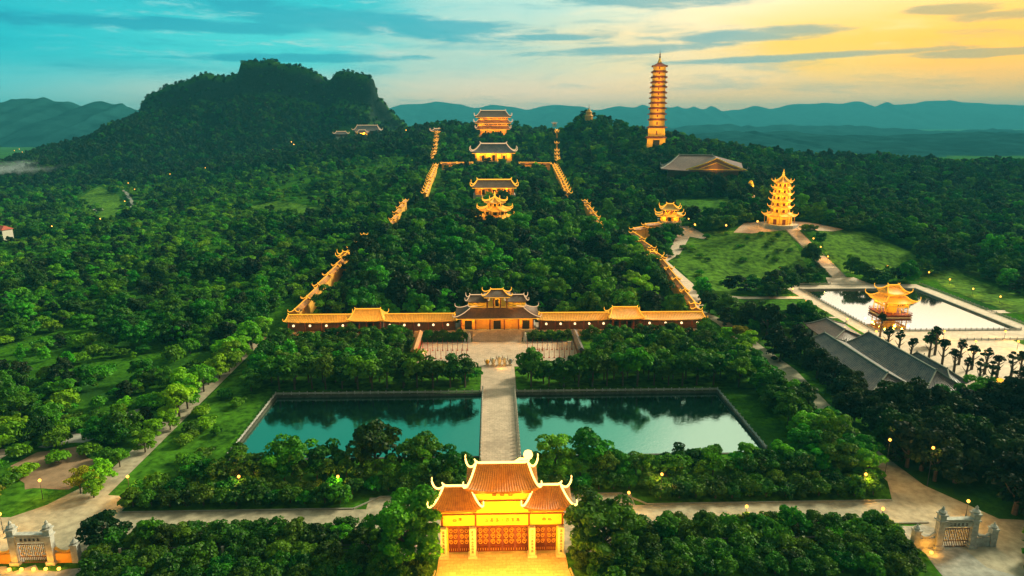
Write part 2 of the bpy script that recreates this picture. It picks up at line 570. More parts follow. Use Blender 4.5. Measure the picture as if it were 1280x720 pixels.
tile_mat('tile_mauve', (0.12, 0.065, 0.06), (0.22, 0.13, 0.10), 0.9)
mat('led_white', None, emit=(1.0, 0.58, 0.13), power=3.6)
mat('led_gold', None, emit=(1.0, 0.42, 0.03), power=1.4)
mat('led_dim', None, emit=(1.0, 0.62, 0.30), power=0.75)
mat('lamp_glow', None, emit=(1.0, 0.40, 0.05), power=3.6)
mat('lamp_pale', None, emit=(1.0, 0.66, 0.30), power=1.8)
mat('lit_window', None, emit=(1.0, 0.55, 0.09), power=1.4)
leaf_mat('leaf_deep', (0.003, 0.024, 0.002), (0.052, 0.205, 0.004), 0.2)
leaf_mat('leaf_mid', (0.010, 0.064, 0.002), (0.115, 0.390, 0.006), 0.25)
leaf_mat('leaf_lime', (0.070, 0.230, 0.004), (0.270, 0.580, 0.012), 0.3)
leaf_mat('leaf_gold', (0.150, 0.140, 0.006), (0.330, 0.320, 0.024), 0.3)
leaf_mat('leaf_dark', (0.002, 0.009, 0.002), (0.018, 0.050, 0.004), 0.15)
leaf_mat('leaf_clipped', (0.004, 0.022, 0.002), (0.092, 0.225, 0.010), 0.2)
leaf_mat('leaf_scrub', (0.026, 0.095, 0.003), (0.175, 0.420, 0.012), 0.25)
water_mat('pond_water', (0.004, 0.022, 0.015), 0.55, (0.60, 0.95, 0.80), 0.08)
water_mat('bright_water', (0.05, 0.05, 0.04), 0.86)

# ------------------------------------------------------------------ objects, labels, meshes
def tag(o, label=None, cat=None, group=None, kind=None):
    if label: o['label'] = label
    if cat: o['category'] = cat
    if group: o['group'] = group
    if kind: o['kind'] = kind
    return o


def thing(name, label, cat, loc=(0, 0, 0), rz=0.0, group=None):
    o = bpy.data.objects.new(name, None)
    o.empty_display_size = 0.5
    COL.objects.link(o)
    o.location = loc
    o.rotation_euler = (0, 0, rz)
    return tag(o, label, cat, group)


def light(parent, loc, power, col=WARM, size=0.4, spot=None, aim=None):
    d = bpy.data.lights.new('warm_light', 'SPOT' if spot else 'POINT')
    d.energy = power * 0.8
    d.color = col
    d.shadow_soft_size = size
    o = bpy.data.objects.new('warm_light', d)
    COL.objects.link(o)
    o.location = loc
    if spot:
        d.spot_size = spot
        d.spot_blend = 0.7
        o.rotation_euler = (Vector(loc) - Vector(aim)).to_track_quat('Z', 'Y').to_euler()
    o.parent = parent
    return o


class MB:
    def __init__(self):
        self.v, self.f, self.uv = [], [], {}

    def face(self, idx, uvs=None):
        if uvs:
            self.uv[len(self.f)] = uvs
        self.f.append(tuple(idx))

    def box(self, cx, cy, z0, sx, sy, sz, rz=0.0, top=1.0):
        b = len(self.v)
        c, s = math.cos(rz), math.sin(rz)
        for z, k in ((z0, 1.0), (z0 + sz, top)):
            for dx, dy in ((-1, -1), (1, -1), (1, 1), (-1, 1)):
                x, y = dx * sx / 2 * k, dy * sy / 2 * k
                self.v.append((cx + x * c - y * s, cy + x * s + y * c, z))
        for q in ((3, 2, 1, 0), (4, 5, 6, 7), (0, 1, 5, 4), (1, 2, 6, 5), (2, 3, 7, 6), (3, 0, 4, 7)):
            self.face([b + i for i in q])
        return self

    def prism(self, pts, z0, z1, top=None):
        b, n = len(self.v), len(pts)
        top = top or pts
        self.v += [(x, y, z0) for x, y in pts] + [(x, y, z1) for x, y in top]
        for i in range(n):
            j = (i + 1) % n
            self.face((b + i, b + j, b + n + j, b + n + i))
        self.face([b + n + i for i in range(n)])
        self.face([b + n - 1 - i for i in range(n)])
        return self

    def tube(self, pts, r, n=6):
        pts = [Vector(p) for p in pts]
        rr = r if isinstance(r, (list, tuple)) else [r] * len(pts)
        b = len(self.v)
        for i, p in enumerate(pts):
            d = (pts[min(i + 1, len(pts) - 1)] - pts[max(i - 1, 0)]).normalized()
            a = d.cross(Vector((0, 0, 1)))
            a = Vector((1, 0, 0)) if a.length < 1e-3 else a.normalized()
            c = a.cross(d)
            for k in range(n):
                t = 2 * math.pi * k / n
                self.v.append(tuple(p + (a * math.cos(t) + c * math.sin(t)) * rr[i]))
        for i in range(len(pts) - 1):
            for k in range(n):
                j = (k + 1) % n
                self.face((b + i * n + k, b + i * n + j, b + (i + 1) * n + j, b + (i + 1) * n + k))
        self.face([b + k for k in range(n)])
        e = b + (len(pts) - 1) * n
        self.face([e + n - 1 - k for k in range(n)])
        return self

    def lathe(self, prof, n=10, c=(0, 0)):
        b = len(self.v)
        for r, z in prof:
            for k in range(n):
                t = 2 * math.pi * (k + 0.5) / n
                self.v.append((c[0] + r * math.cos(t), c[1] + r * math.sin(t), z))
        for i in range(len(prof) - 1):
            for k in range(n):
                j = (k + 1) % n
                self.face((b + i * n + k, b + i * n + j, b + (i + 1) * n + j, b + (i + 1) * n + k))
        self.face([b + n - 1 - k for k in range(n)])
        e = b + (len(prof) - 1) * n
        self.face([e + k for k in range(n)])
        return self

    def roof(self, eave, top, z0, h, up, nseg=8, nt=6, pw=1.55, thick=0.3):
        n = len(eave)
        for i in range(n):
            A, B = Vector(eave[i]), Vector(eave[(i + 1) % n])
            TA, TB = Vector(top[i]), Vector(top[(i + 1) % n])
            L = (B - A).length
            b = len(self.v)
            for t in range(nt + 1):
                tt = t / nt
                for s in range(nseg + 1):
                    ss = s / nseg
                    p = A.lerp(B, ss).lerp(TA.lerp(TB, ss), tt)
                    self.v.append((p.x, p.y, z0 + h * tt ** pw + up * abs(2 * ss - 1) ** 3 * (1 - tt) ** 2))
            w = nseg + 1
            sl = math.hypot(h, ((A + B) / 2 - (TA + TB) / 2).length)
            for t in range(nt):
                for s in range(nseg):
                    u0, u1 = s / nseg * L, (s + 1) / nseg * L
                    v0, v1 = t / nt * sl, (t + 1) / nt * sl
                    self.face((b + t * w + s, b + t * w + s + 1, b + (t + 1) * w + s + 1, b + (t + 1) * w + s),
                              ((u0, v0), (u1, v0), (u1, v1), (u0, v1)))
            c = len(self.v)                                       # fascia and soffit
            for s in range(nseg + 1):
                ss = s / nseg
                p = A.lerp(B, ss)
                q = p.lerp(TA.lerp(TB, ss), 0.6)
                zz = z0 + up * abs(2 * ss - 1) ** 3
                self.v.append((p.x, p.y, zz - thick))
                self.v.append((q.x, q.y, z0 - thick))
            for s in range(nseg):
                self.face((b + s, c + 2 * s, c + 2 * s + 2, b + s + 1))
                self.face((c + 2 * s, c + 2 * s + 1, c + 2 * s + 3, c + 2 * s + 2))
        return self

    def ridges(self, eave, top, z0, h, up, r, pw=1.55, curl=1.0, crest=True, only=None):
        """hip ridges with curled tips, and the crest along the top"""
        n = len(eave)
        for i in range(n):
            if only is not None and i not in only:
                continue
            A, T = Vector(eave[i]), Vector(top[i])
            o = (A - T)
            o = o.normalized() if o.length > 1e-6 else Vector((0, 0))
            pts = []
            for k in range(8, -1, -1):
                tt = k / 8
                p = A.lerp(T, tt)
                pts.append((p.x, p.y, z0 + h * tt ** pw + up * (1 - tt) ** 2 + r * 0.8))
            e = pts[-1]
            for a, bz in ((0.45, 0.18), (0.85, 0.6), (0.95, 1.15), (0.8, 1.6)):
                pts.append((e[0] + o.x * a * curl, e[1] + o.y * a * curl, e[2] + bz * curl))
            m = len(pts)
            self.tube(pts, [r] * (m - 3) + [r * 0.9, r * 0.75, r * 0.45], 5)
        if crest:
            seen = []
            for i in range(n):
                T, U = Vector(top[i]), Vector(top[(i + 1) % n])
                if (T - U).length < 0.1:
                    continue
                key = tuple(sorted([(round(T.x, 2), round(T.y, 2)), (round(U.x, 2), round(U.y, 2))]))
                if key in seen:
                    continue
                seen.append(key)
                d = (U - T).normalized()
                zt = z0 + h + r * 0.9
                self.tube([(T.x - d.x * .3 * curl, T.y - d.y * .3 * curl, zt + 0.75 * curl), (T.x, T.y, zt + 0.25 * curl), (T.x + d.x * curl * .5, T.y + d.y * curl * .5, zt),
                           (U.x - d.x * curl * .5, U.y - d.y * curl * .5, zt), (U.x, U.y, zt + 0.25 * curl), (U.x + d.x * .3 * curl, U.y + d.y * .3 * curl, zt + 0.75 * curl)],
                          [r * .6, r * 1.1, r * 1.15, r * 1.15, r * 1.1, r * .6], 5)
        return self

    def build(self, name, m, parent=None, smooth=False):
        me = bpy.data.meshes.new(name)
        me.from_pydata(self.v, [], self.f)
        if self.uv:
            lay = me.uv_layers.new(name='UVMap')
            for fi, uvs in self.uv.items():
                for li, uv in zip(me.polygons[fi].loop_indices, uvs):
                    lay.data[li].uv = uv
        me.materials.append(MATS[m])
        if smooth:
            me.polygons.foreach_set('use_smooth', [True] * len(me.polygons))
        me.update()
        o = bpy.data.objects.new(name, me)
        COL.objects.link(o)
        if parent is not None:
            o.parent = parent
        return o


def add_ridges(parent, name, m, eave, top, z0, h, up, r, pw=1.55, curl=1.0, crest=True):
    """every ridge a piece of its own under its roof"""
    for i in range(len(eave)):
        MB().ridges(eave, top, z0, h, up, r, pw, curl, False, (i,)).build(name, m, parent)
    if crest:
        b = MB().ridges(eave, top, z0, h, up, r, pw, curl, True, ())
        if b.v:
            b.build(name, m, parent)


def copy_child(o, parent, loc=None):
    c = o.copy()
    COL.objects.link(c)
    c.parent = parent
    if loc is not None:
        c.location = loc
    return c


def dup(root, loc, rz=0.0, scale=1.0, label=None, group=None):
    r = root.copy()
    COL.objects.link(r)
    r.location = loc
    r.rotation_euler = (0, 0, rz)
    r.scale = (scale,) * 3 if not isinstance(scale, tuple) else scale
    if label: r['label'] = label
    if group: r['group'] = group
    for ch in list(root.children):
        c = copy_child(ch, r)
        for g in list(ch.children):
            copy_child(g, c)
    return r


def rect(w, d, cx=0.0, cy=0.0):
    return [(cx - w / 2, cy - d / 2), (cx + w / 2, cy - d / 2), (cx + w / 2, cy + d / 2), (cx - w / 2, cy + d / 2)]


def ngon(r, n, a0=None):
    a0 = math.pi / n if a0 is None else a0
    return [(r * math.cos(a0 + 2 * math.pi * k / n), r * math.sin(a0 + 2 * math.pi * k / n)) for k in range(n)]


def ridge_top(len_, cx=0.0, cy=0.0):
    return [(cx - len_ / 2, cy), (cx + len_ / 2, cy), (cx + len_ / 2, cy), (cx - len_ / 2, cy)]


def drape(name, poly, m, off=0.05, cell=6.0, label=None):
    """a sheet that follows the ground"""
    if m in ('dirt', 'gravel', 'rough_grass'):             # natural patches have ragged borders
        out, n = [], len(poly)
        for i in range(n):
            (ax, ay), (bx, by) = poly[i][:2], poly[(i + 1) % n][:2]
            L = math.hypot(bx - ax, by - ay)
            k = max(1, int(L / 2.5))
            for j in range(k):
                f = j / k
                x, y = ax + (bx - ax) * f, ay + (by - ay) * f
                a = min(1.6, L * .12) * (1 if j else .3)
                out.append((x + (float(vnoise(x / 3, y / 3, 81)) - .5) * 2 * a, y + (float(vnoise(x / 3, y / 3, 83)) - .5) * 2 * a))
        poly = out
    bm = bmesh.new()
    bm.faces.new([bm.verts.new((p[0], p[1], 0)) for p in poly])
    xs, ys = [p[0] for p in poly], [p[1] for p in poly]
    for ax, lo, hi, L in ((0, min(xs), max(xs), GX), (1, min(ys), max(ys), GY)):
        for t in L[(L > lo) & (L < hi)]:
            co, no = [0, 0, 0], [0, 0, 0]
            co[ax], no[ax] = t, 1
            bmesh.ops.bisect_plane(bm, geom=bm.verts[:] + bm.edges[:] + bm.faces[:], plane_co=co, plane_no=no)
    for v in bm.verts:
        v.co.z = float(terr(v.co.x, v.co.y)) + off
    bmesh.ops.triangulate(bm, faces=bm.faces[:])
    bmesh.ops.recalc_face_normals(bm, faces=bm.faces[:])
    me = bpy.data.meshes.new(name)
    bm.to_mesh(me)
    bm.free()
    if len(me.polygons) and me.polygons[0].normal.z < 0:
        me.flip_normals()
    me.materials.append(MATS[m])
    o = bpy.data.objects.new(name, me)
    COL.objects.link(o)
    return tag(o, label, None, None, 'structure')


def R(x0, x1, y0, y1):
    return [(x0, y0), (x1, y0), (x1, y1), (x0, y1)]


NOTREE = []            # polygons on the ground where the wood does not grow


def clear(poly):
    NOTREE.append(np.array([(p[0], p[1]) for p in poly], float))
    return poly


def inside(poly, x, y):
    r = np.zeros(np.shape(x), bool)
    n = len(poly)
    for i in range(n):
        x0, y0 = poly[i]
        x1, y1 = poly[(i + 1) % n]
        if y0 == y1:
            continue
        c = ((y0 > y) != (y1 > y)) & (x < (x1 - x0) * (y - y0) / (y1 - y0) + x0)
        r ^= c
    return r


# ------------------------------------------------------------------ the ground and the far hills
def grid_mesh(name, X, Y, Z, m, smooth=True):
    ny, nx = Z.shape
    co = np.stack([X, Y, Z], -1).reshape(-1, 3).astype(np.float32)
    i = np.arange(nx - 1)[None] + np.arange(ny - 1)[:, None] * nx
    q = np.stack([i, i + 1, i + nx + 1, i + nx], -1).reshape(-1, 4).astype(np.int32)
    return np_mesh(name, co, q, m, smooth)


def np_mesh(name, co, q, m, smooth=False, link=True, tint=None):
    me = bpy.data.meshes.new(name)
    k = q.shape[1]
    me.vertices.add(len(co))
    me.vertices.foreach_set('co', np.ascontiguousarray(co, np.float32).ravel())
    me.loops.add(q.size)
    me.loops.foreach_set('vertex_index', np.ascontiguousarray(q, np.int32).ravel())
    me.polygons.add(len(q))
    me.polygons.foreach_set('loop_start', np.arange(0, q.size, k, dtype=np.int32))
    me.polygons.foreach_set('use_smooth', np.full(len(q), smooth))
    if tint is not None:
        a = me.attributes.new('tint', 'FLOAT', 'FACE')
        a.data.foreach_set('value', tint.astype(np.float32))
    me.update(calc_edges=True)
    me.materials.append(MATS[m])
    if not link:
        return me
    o = bpy.data.objects.new(name, me)
    COL.objects.link(o)
    return o


g = grid_mesh('ground', GXX, GYY, GH, 'ground')
tag(g, 'green valley floor and wooded hills with the dark limestone mountain', None, None, 'structure')


def far_range(name, pts, y, depth, m, amp, label):
    """a range of hills: skyline read at distance y, sloping down both in front and behind"""
    xs, zs = zip(*[(atY(px, py, y)[0], atY(px, py, y)[2]) for px, py in pts])
    X = np.linspace(xs[0], xs[-1], 420)
    zr = np.interp(X, xs, zs)
    zr = zr + (fbm(X / (amp * 9), X * 0 + 3.3, int(y) % 50, 5) - 0.5) * amp + (0.5 - np.abs(vnoise(X / (amp * 5), X * 0 + 8.1, 3) - 0.5) * 2) * amp * 1.9
    T = np.linspace(-1, 1, 41)
    XX, TT = np.meshgrid(X, T)
    fall = (1 - np.abs(TT)) ** 0.85
    nz = (fbm(XX / (amp * 5), TT * 7, 5 + int(y) % 40, 6) - 0.5) * amp * 2.2 * (np.abs(TT) > 0.02) * fall ** 0.5
    Z = -14 + (zr[None] + 14) * fall + nz * (fall > 0) - np.abs(nz) * 0.6
    o = grid_mesh(name, XX, y + TT * depth, Z, m)
    tag(o, label, None, None, 'structure')


far_range('hills', [(-420, 148), (-200, 125), (-60, 132), (0, 131), (22, 127), (38, 124), (55, 124), (68, 130), (86, 127), (100, 134), (112, 130), (128, 127), (150, 131), (168, 141), (200, 152), (260, 170)],
          3300, 700, 'far_hill', 14, 'dim blue hills behind the left end of the mountain')
far_range('hills', [(330, 150), (430, 140), (500, 135), (545, 131), (580, 134), (640, 136), (690, 133), (740, 140), (800, 135), (880, 137), (950, 136), (1000, 133), (1060, 131), (1130, 131), (1210, 130), (1290, 134), (1400, 128), (1560, 138)],
          9000, 1400, 'far_hill', 45, 'palest far mountains along the horizon')
far_range('hills', [(640, 172), (760, 164), (840, 160), (900, 157), (960, 159), (1040, 158), (1110, 161), (1180, 166), (1240, 163), (1300, 166), (1420, 160), (1560, 170)],
          4300, 800, 'far_hill', 14, 'teal wooded ridge below the far mountains at right')
far_range('hills', [(760, 186), (840, 176), (880, 168), (940, 165), (1010, 168), (1080, 172), (1150, 169), (1230, 166), (1300, 170), (1420, 172), (1540, 180)],
          2700, 900, 'far_hill', 9, 'lower blue green ridge just above the right hand wood')

hz = MB()
hz.box(0, 5450, min(-30, GH.min() - 1), 23300, 13000, 380)
m = bpy.data.materials.new('haze')
m.use_nodes = True
t = NT(m.node_tree)
o_ = t.n('ShaderNodeOutputMaterial')
pv = t.n('ShaderNodeVolumePrincipled')
pv.inputs['Color'].default_value = (0.08, 0.55, 0.74, 1)
pv.inputs['Density'].default_value = 0.00012
pv.inputs['Anisotropy'].default_value = 0.0
t.l(pv.outputs[0], o_.inputs['Volume'])
MATS['haze'] = m
h_ = hz.build('haze', 'haze')
tag(h_, 'thin blue evening haze over the whole valley', None, None, 'stuff')

# ------------------------------------------------------------------ ponds, roads, paving
for k, (x0, x1, y0, y1) in enumerate(PONDS):
    w = MB()
    w.v += [(x0, y0, -.6), (x1, y0, -.6), (x1, y1, -.6), (x0, y1, -.6)]
    w.face((0, 1, 2, 3))
    o = w.build('water', 'bright_water' if k == 2 else 'pond_water')
    tag(o, ['still green water of the pond left of the bridge', 'still green water of the pond right of the bridge',
            'pale mirror water of the pond around the lit pavilion'][k], None, None, 'structure')
    b = MB()
    for (cx, cy, sx, sy) in ((x0 - .2, (y0 + y1) / 2, .7, y1 - y0 + 1.1), (x1 + .2, (y0 + y1) / 2, .7, y1 - y0 + 1.1),
                             ((x0 + x1) / 2, y0 - .2, x1 - x0 - .31, .7), ((x0 + x1) / 2, y1 + .2, x1 - x0 - .31, .7)):
        b.box(cx, cy, -3.4, sx, sy, 3.55)
    o = b.build('embankment', 'kerb' if k == 2 else 'bank_stone')
    tag(o, ['stone edge of the pond left of the bridge', 'stone edge of the pond right of the bridge', 'stone edge of the pond around the lit pavilion'][k], None, None, 'structure')
    clear(R(x0 - 3, x1 + 3, y0 - 3, y1 + 3))

drape('road', clear(R(-88, -31.5, 134, 143)), 'asphalt', 0.05)
drape('road', clear(R(31.5, 93, 134, 143)), 'asphalt', 0.05)
drape('pavement', clear(R(-31.5, 31.5, 125.3, 148)), 'asphalt', 0.05)
drape('forecourt', clear([(-16, 100), (17, 100), (13.2, 120), (13.2, 125.3), (-13.2, 125.3), (-13.2, 120)]), 'paving', 0.06)
drape('road', clear([(-112, 126), (-88, 126), (-88, 150), (-95, 151), (-96, 275), (-101, 275), (-101, 160), (-107, 147), (-112, 142), (-190, 143), (-190, 131), (-112, 131)]), 'asphalt', 0.045)
drape('road', clear([(93, 134), (97, 131), (98, 118), (107, 112), (118, 112), (112, 127), (190, 119), (190, 126), (113, 135), (105, 150), (103, 175), (108, 230), (104, 290), (98, 308), (95, 306), (98, 290), (100, 230), (97, 175), (97, 152), (93, 143)]), 'asphalt', 0.045)
drape('path', R(-121, -85, 100, 123), 'gravel', 0.05); clear(R(-108, -89, 112, 126))
drape('plaza', clear(R(-30.5, 31.5, 237, 266.2)), 'paving', 0.05)
drape('path', clear(R(-6, 6, 212.5, 237)), 'paving', 0.055)
drape('earth_yard', clear([(-128, 166), (-117, 154), (-106, 154), (-105, 164), (-116, 177), (-126, 174)]), 'dirt', 0.05)
drape('earth_yard', clear([(-190, 167), (-134, 167), (-133, 176), (-190, 176)]), 'paving', 0.055)
drape('path', clear([(-128, 177), (-116, 179), (-108, 198), (-110, 205), (-118, 196)]), 'gravel', 0.06)
drape('path', [(-172, 178), (-166, 178), (-150, 202), (-154, 203)], 'gravel', 0.06)
drape('lawn', clear(R(-95, -75.5, 152, 285)), 'lawn', 0.04)
drape('lawn', [(-190, 143.5), (-112, 143.5), (-108, 149), (-118, 165), (-190, 166)], 'lawn', 0.04)
clear([(-190, 143.5), (-112, 143.5), (-108, 149), (-118, 165), (-190, 166)])
drape('path', R(87, 110, 104, 133.2), 'gravel', 0.042)
for x0, x1 in ((-88, -14.5), (14.5, 86.9)):
    drape('lawn', clear(R(x0, x1, 106, 133.2)), 'lawn', 0.04)
for x0, x1 in ((-95, -31), (31, 95)):
    drape('lawn', clear(R(x0, x1, 143.6, 166)), 'lawn', 0.038)
    drape('lawn', clear(R(x0 if x0 < 0 else 32.5, x1 if x1 > 0 else -32, 214, 268)), 'lawn', 0.036)
for x0, x1 in ((-31, -6), (6, 31)):
    drape('lawn', R(x0, x1, 148.4, 166), 'lawn', 0.037)
    clear(R(x0, x1, 148, 166))
    drape('lawn', R(x0 if x0 < 0 else 6.2, x1 if x1 > 0 else -6.2, 213.5, 236.4), 'lawn', 0.035)
    clear(R(x0, x1, 212, 237))

kb = MB()
for (x0, x1, y) in ((-88, -34.5, 143.15), (34.5, 93, 143.15), (-29, -6, 148.15), (6, 29, 148.15), (-88, -31, 133.8), (31, 96, 133.8)):
    kb.box((x0 + x1) / 2, y, 0.0, x1 - x0, 0.35, 0.32)
for s in (-1, 1):
    kb.box(s * 31.7, 145.65, 0.0, math.hypot(5.4, 5.0), 0.35, 0.32, rz=-s * math.atan2(5, 5.4))
    kb.tube([(s * 13.6, 120, .12), (s * 17, 102, .12)], .25, 4)
tag(kb.build('kerb', 'kerb'), 'low stone kerbs along the cross road', None, None, 'structure')

# right-hand precinct: terraces and lawns round the bright pond
for (a, b_) in ((R(140, 232, 352.2, 360), 0.06), (R(226.8, 233.5, 262, 352.2), 0.062), (R(156, 162.2, 262, 352.2), 0.062), (R(156, 268, 262.2, 275.2), 0.06)):
    drape('pavement', clear(a), 'pale_paving', b_)
drape('pavement', clear([(183, 360), (207, 360), (203, 372), (187, 372)]), 'pale_paving', 0.2)
drape('pavement', clear(R(233.5, 252, 302, 307)), 'pale_paving', 0.058)
drape('plaza', clear(R(154.5, 300, 205, 262)), 'pale_paving', 0.05)
drape('lawn', R(212, 262, 248, 262), 'lawn', 0.09)
drape('path', clear(R(104, 156, 331, 335.5)), 'pale_paving', 0.07)
drape('path', R(120, 156, 296, 298), 'pale_paving', 0.07)
drape('lawn', clear(R(104, 155.8, 298.2, 330.6)), 'lawn', 0.05)
drape('lawn', R(108, 155.8, 262, 295.8), 'lawn', 0.05)
clear(R(120, 156, 282, 297))
LAWN_A = clear([on(828, 318)[:2], on(872, 290)[:2], on(985, 288)[:2], on(1012, 342)[:2], on(972, 349)[:2], on(930, 360)[:2], on(900, 377)[:2], on(862, 352)[:2]])
drape('lawn', LAWN_A, 'rough_grass', 0.22)
drape('lawn', clear([on(832, 262)[:2], on(846, 250)[:2], on(912, 249)[:2], on(918, 262)[:2], on(880, 278)[:2], on(845, 277)[:2]]), 'lawn', 0.3)
drape('lawn', clear([on(1018, 287)[:2], on(1085, 291)[:2], on(1140, 318)[:2], on(1165, 340)[:2], on(1140, 349)[:2], on(1042, 341)[:2]]), 'rough_grass', 0.22)
drape('lawn', clear([on(1165, 342)[:2], on(1190, 335)[:2], on(1280, 372)[:2], on(1300, 395)[:2], on(1262, 392)[:2], on(1180, 360)[:2]]), 'rough_grass', 0.15)
drape('path', clear([on(846, 295)[:2], on(862, 297)[:2], on(850, 318)[:2], on(834, 328)[:2], on(866, 356)[:2], on(880, 384)[:2], on(872, 384)[:2], on(854, 358)[:2], on(826, 326)[:2], on(836, 316)[:2]]), 'pale_paving', 0.3)
drape('path', clear([on(846, 295)[:2], on(852, 284)[:2], on(862, 284)[:2], on(884, 296)[:2], on(880, 300)[:2], on(862, 297)[:2]]), 'pale_paving', 0.32)
drape('road', clear([on(153, 238)[:2], on(156, 238)[:2], on(166, 250)[:2], on(168, 265)[:2], on(163, 268)[:2], on(161, 252)[:2]]), 'gravel', 0.35)
drape('path', [on(78, 266)[:2], on(128, 261)[:2], on(129, 264)[:2], on(80, 270)[:2]], 'gravel', 0.4)
drape('field', clear([on(300, 258)[:2], on(345, 252)[:2], on(420, 262)[:2], on(410, 275)[:2], on(330, 268)[:2]]), 'rough_grass', 0.3)
drape('field', clear([on(85, 254)[:2], on(125, 234)[:2], on(150, 246)[:2], on(152, 275)[:2], on(110, 285)[:2], on(128, 262)[:2]]), 'rough_grass', 0.3)

clear(R(233, 272, 255, 374))
# the long stair with landings up to the yellow pagoda
st = thing('long_stairway', 'pale stone stairway with landings climbing from the bright pond to the yellow pagoda', 'stairway', (194.5, 372, 0))
zs0, zs1, L = float(terr(194.5, 372)), float(terr(194.5, 440)), 68.0
for k in range(5):
    f0, f1 = k / 5, (k + 1) / 5
    b = MB()
    for j in range(12):
        y = L * (f0 + (f1 - f0) * j / 14)
        z = zs0 + (zs1 - zs0) * (f0 + (f1 - f0) * (j + 1) / 12)
        b.box(0, y + .35 * L / 70, z - 3.2, 7.6, L / 70 * 1.0 + .001, 3.45)
    y = L * (f0 + (f1 - f0) * 12 / 14)
    b.box(0, y + L / 70 + .0, zs0 + (zs1 - zs0) * f1 - 3.2, 7.6, L / 35, 3.46)
    b.build('flight', 'pale_paving', st)
for s in (-1, 1):
    MB().tube([(s * 4.1, 0, zs0 + .5), (s * 4.1, L, zs1 + .5)], .38, 4).build('side_wall', 'kerb', st)
clear([(188, 368), (201, 368), (201, 444), (188, 444)])
drape('terrace', clear([(168, 438.5), (222, 438.5), (232, 444), (214, 462), (172, 464), (158, 444)]), 'paving', 0.25)

# ------------------------------------------------------------------ balustrades and the bridge
def balustrade(label, pts, step, h, m='stone', zf=None, group='stone balustrades'):
    z0 = zf or (lambda x, y: float(terr(x, y)) + .14)
    x0, y0 = pts[0]
    t = thing('stone_balustrade', label, 'balustrade', (x0, y0, 0), 0, group)
    first = None
    rb = MB()
    for (ax, ay), (bx, by) in zip(pts[:-1], pts[1:]):
        n = max(1, round(math.hypot(bx - ax, by - ay) / step))
        prev = None
        for i in range(n + 1):
            f = i / n
            x, y = ax + (bx - ax) * f - x0, ay + (by - ay) * f - y0
            z = z0(x + x0, y + y0)
            if first is None:
                first = MB().box(0, 0, 0, .26, .26, h).lathe([(.08, h), (.17, h + .08), (.14, h + .2), (.03, h + .3)], 6).build('post', m, t)
                first.location = (x, y, z)
            elif i or (ax, ay) == pts[0]:
                copy_child(first, t, (x, y, z))
            if prev:
                rb.tube([(prev[0], prev[1], prev[2] + h * .78), (x, y, z + h * .78)], .11, 4)
                rb.tube([(prev[0], prev[1], prev[2] + h * .35), (x, y, z + h * .35)], .16, 4)
            prev = (x, y, z)
    rb.build('rail', m, t)
    return t


balustrade('stone balustrade round the back and outer side of the pond left of the bridge', [(-6.2, 212.2), (-73.4, 212.2), (-73.4, 170)], 2.6, .85)
balustrade('stone balustrade round the back and outer side of the pond right of the bridge', [(6.2, 212.2), (73.4, 212.2), (73.4, 170)], 2.6, .85)
balustrade('pale railing along the near and left sides of the bright pond', [(226, 275.4), (162.4, 275.4), (162.4, 351)], 2.4, 1.0)
balustrade('low stone wall along the far edge of the terrace above the bright pond', [(140, 360.4), (184, 360.4)], 3, .9)
balustrade('stone railing along the outer edge of the walk right of the bright pond', [(233.8, 360.3), (233.8, 310), (233.8, 262)], 3, .9)
balustrade('dark railing between the terrace and the plaza of pollarded trees', [(190, 262), (268, 262)], 3, .9, 'blue_stone')
br = thing('stone_bridge', 'long pale paved bridge crossing between the two green ponds', 'bridge', (0, 166, 0))
bz = lambda y: 0.25 + 1.7 * math.sin(math.pi * min(1, max(0, (y - 164) / 50)))
dk = MB()
ys = np.linspace(-2, 48, 26)
for a, b_ in zip(ys[:-1], ys[1:]):
    za, zb = bz(a + 166), bz(b_ + 166)
    i = len(dk.v)
    dk.v += [(-5.5, a, za), (5.5, a, za), (5.5, b_, zb), (-5.5, b_, zb), (-5.5, a, za - 1.0), (5.5, a, za - 1.0), (5.5, b_, zb - 1.0), (-5.5, b_, zb - 1.0)]
    dk.face((i, i + 1, i + 2, i + 3)); dk.face((i + 7, i + 6, i + 5, i + 4)); dk.face((i, i + 3, i + 7, i + 4)); dk.face((i + 1, i + 5, i + 6, i + 2))
dk.build('deck', 'paving', br)
pb = MB()
for y in range(6, 46, 8):
    pb.box(0, y, -3.4, 10, 1.2, 3.4)
pb.build('piers', 'stone', br)
for s in (-1, 1):
    rl = MB()
    zs = [(s * 5.25, y - 166, bz(y) + .85) for y in np.linspace(164.5, 213.5, 24)]
    rl.tube(zs, .12, 4)
    rl.tube([(a, b_, c - .45) for a, b_, c in zs], .2, 4)
    rl.build('rail', 'stone', br)
    p0 = None
    for y in np.linspace(164.5, 213.5, 28):
        if p0 is None:
            p0 = MB().box(0, 0, -.2, .38, .38, 1.35).lathe([(.1, 1.15), (.28, 1.3), (.22, 1.5), (.03, 1.7)], 6).build('post', 'pale_stone', br)
            p0.location = (s * 5.25, y - 166, bz(y))
        else:
            copy_child(p0, br, (s * 5.25, y - 166, bz(y)))

# ------------------------------------------------------------------ buildings
def glyphs(mb, cx, y, cz, w, h, n, vertical=False):
    """small brushed characters on a panel facing -y"""
    for k in range(n):
        f = (k + .5) / n - .5
        x, z = (cx, cz - f * h) if vertical else (cx + f * w, cz)
        s = min(w, h / n if vertical else w / n, h) * .36
        for dx, dz, a, b_ in ((0, .7, 1.6, .28), (0, -.05, 1.3, .26), (0, -.85, 1.7, .3), (0, 0, .28, 1.9), (-.7, -.4, .25, .8), (.7, -.4, .25, .8)):
            if random.random() < .85:
                mb.box(x + dx * s, y, z + (dz - b_ / 2) * s, a * s, .05, b_ * s)


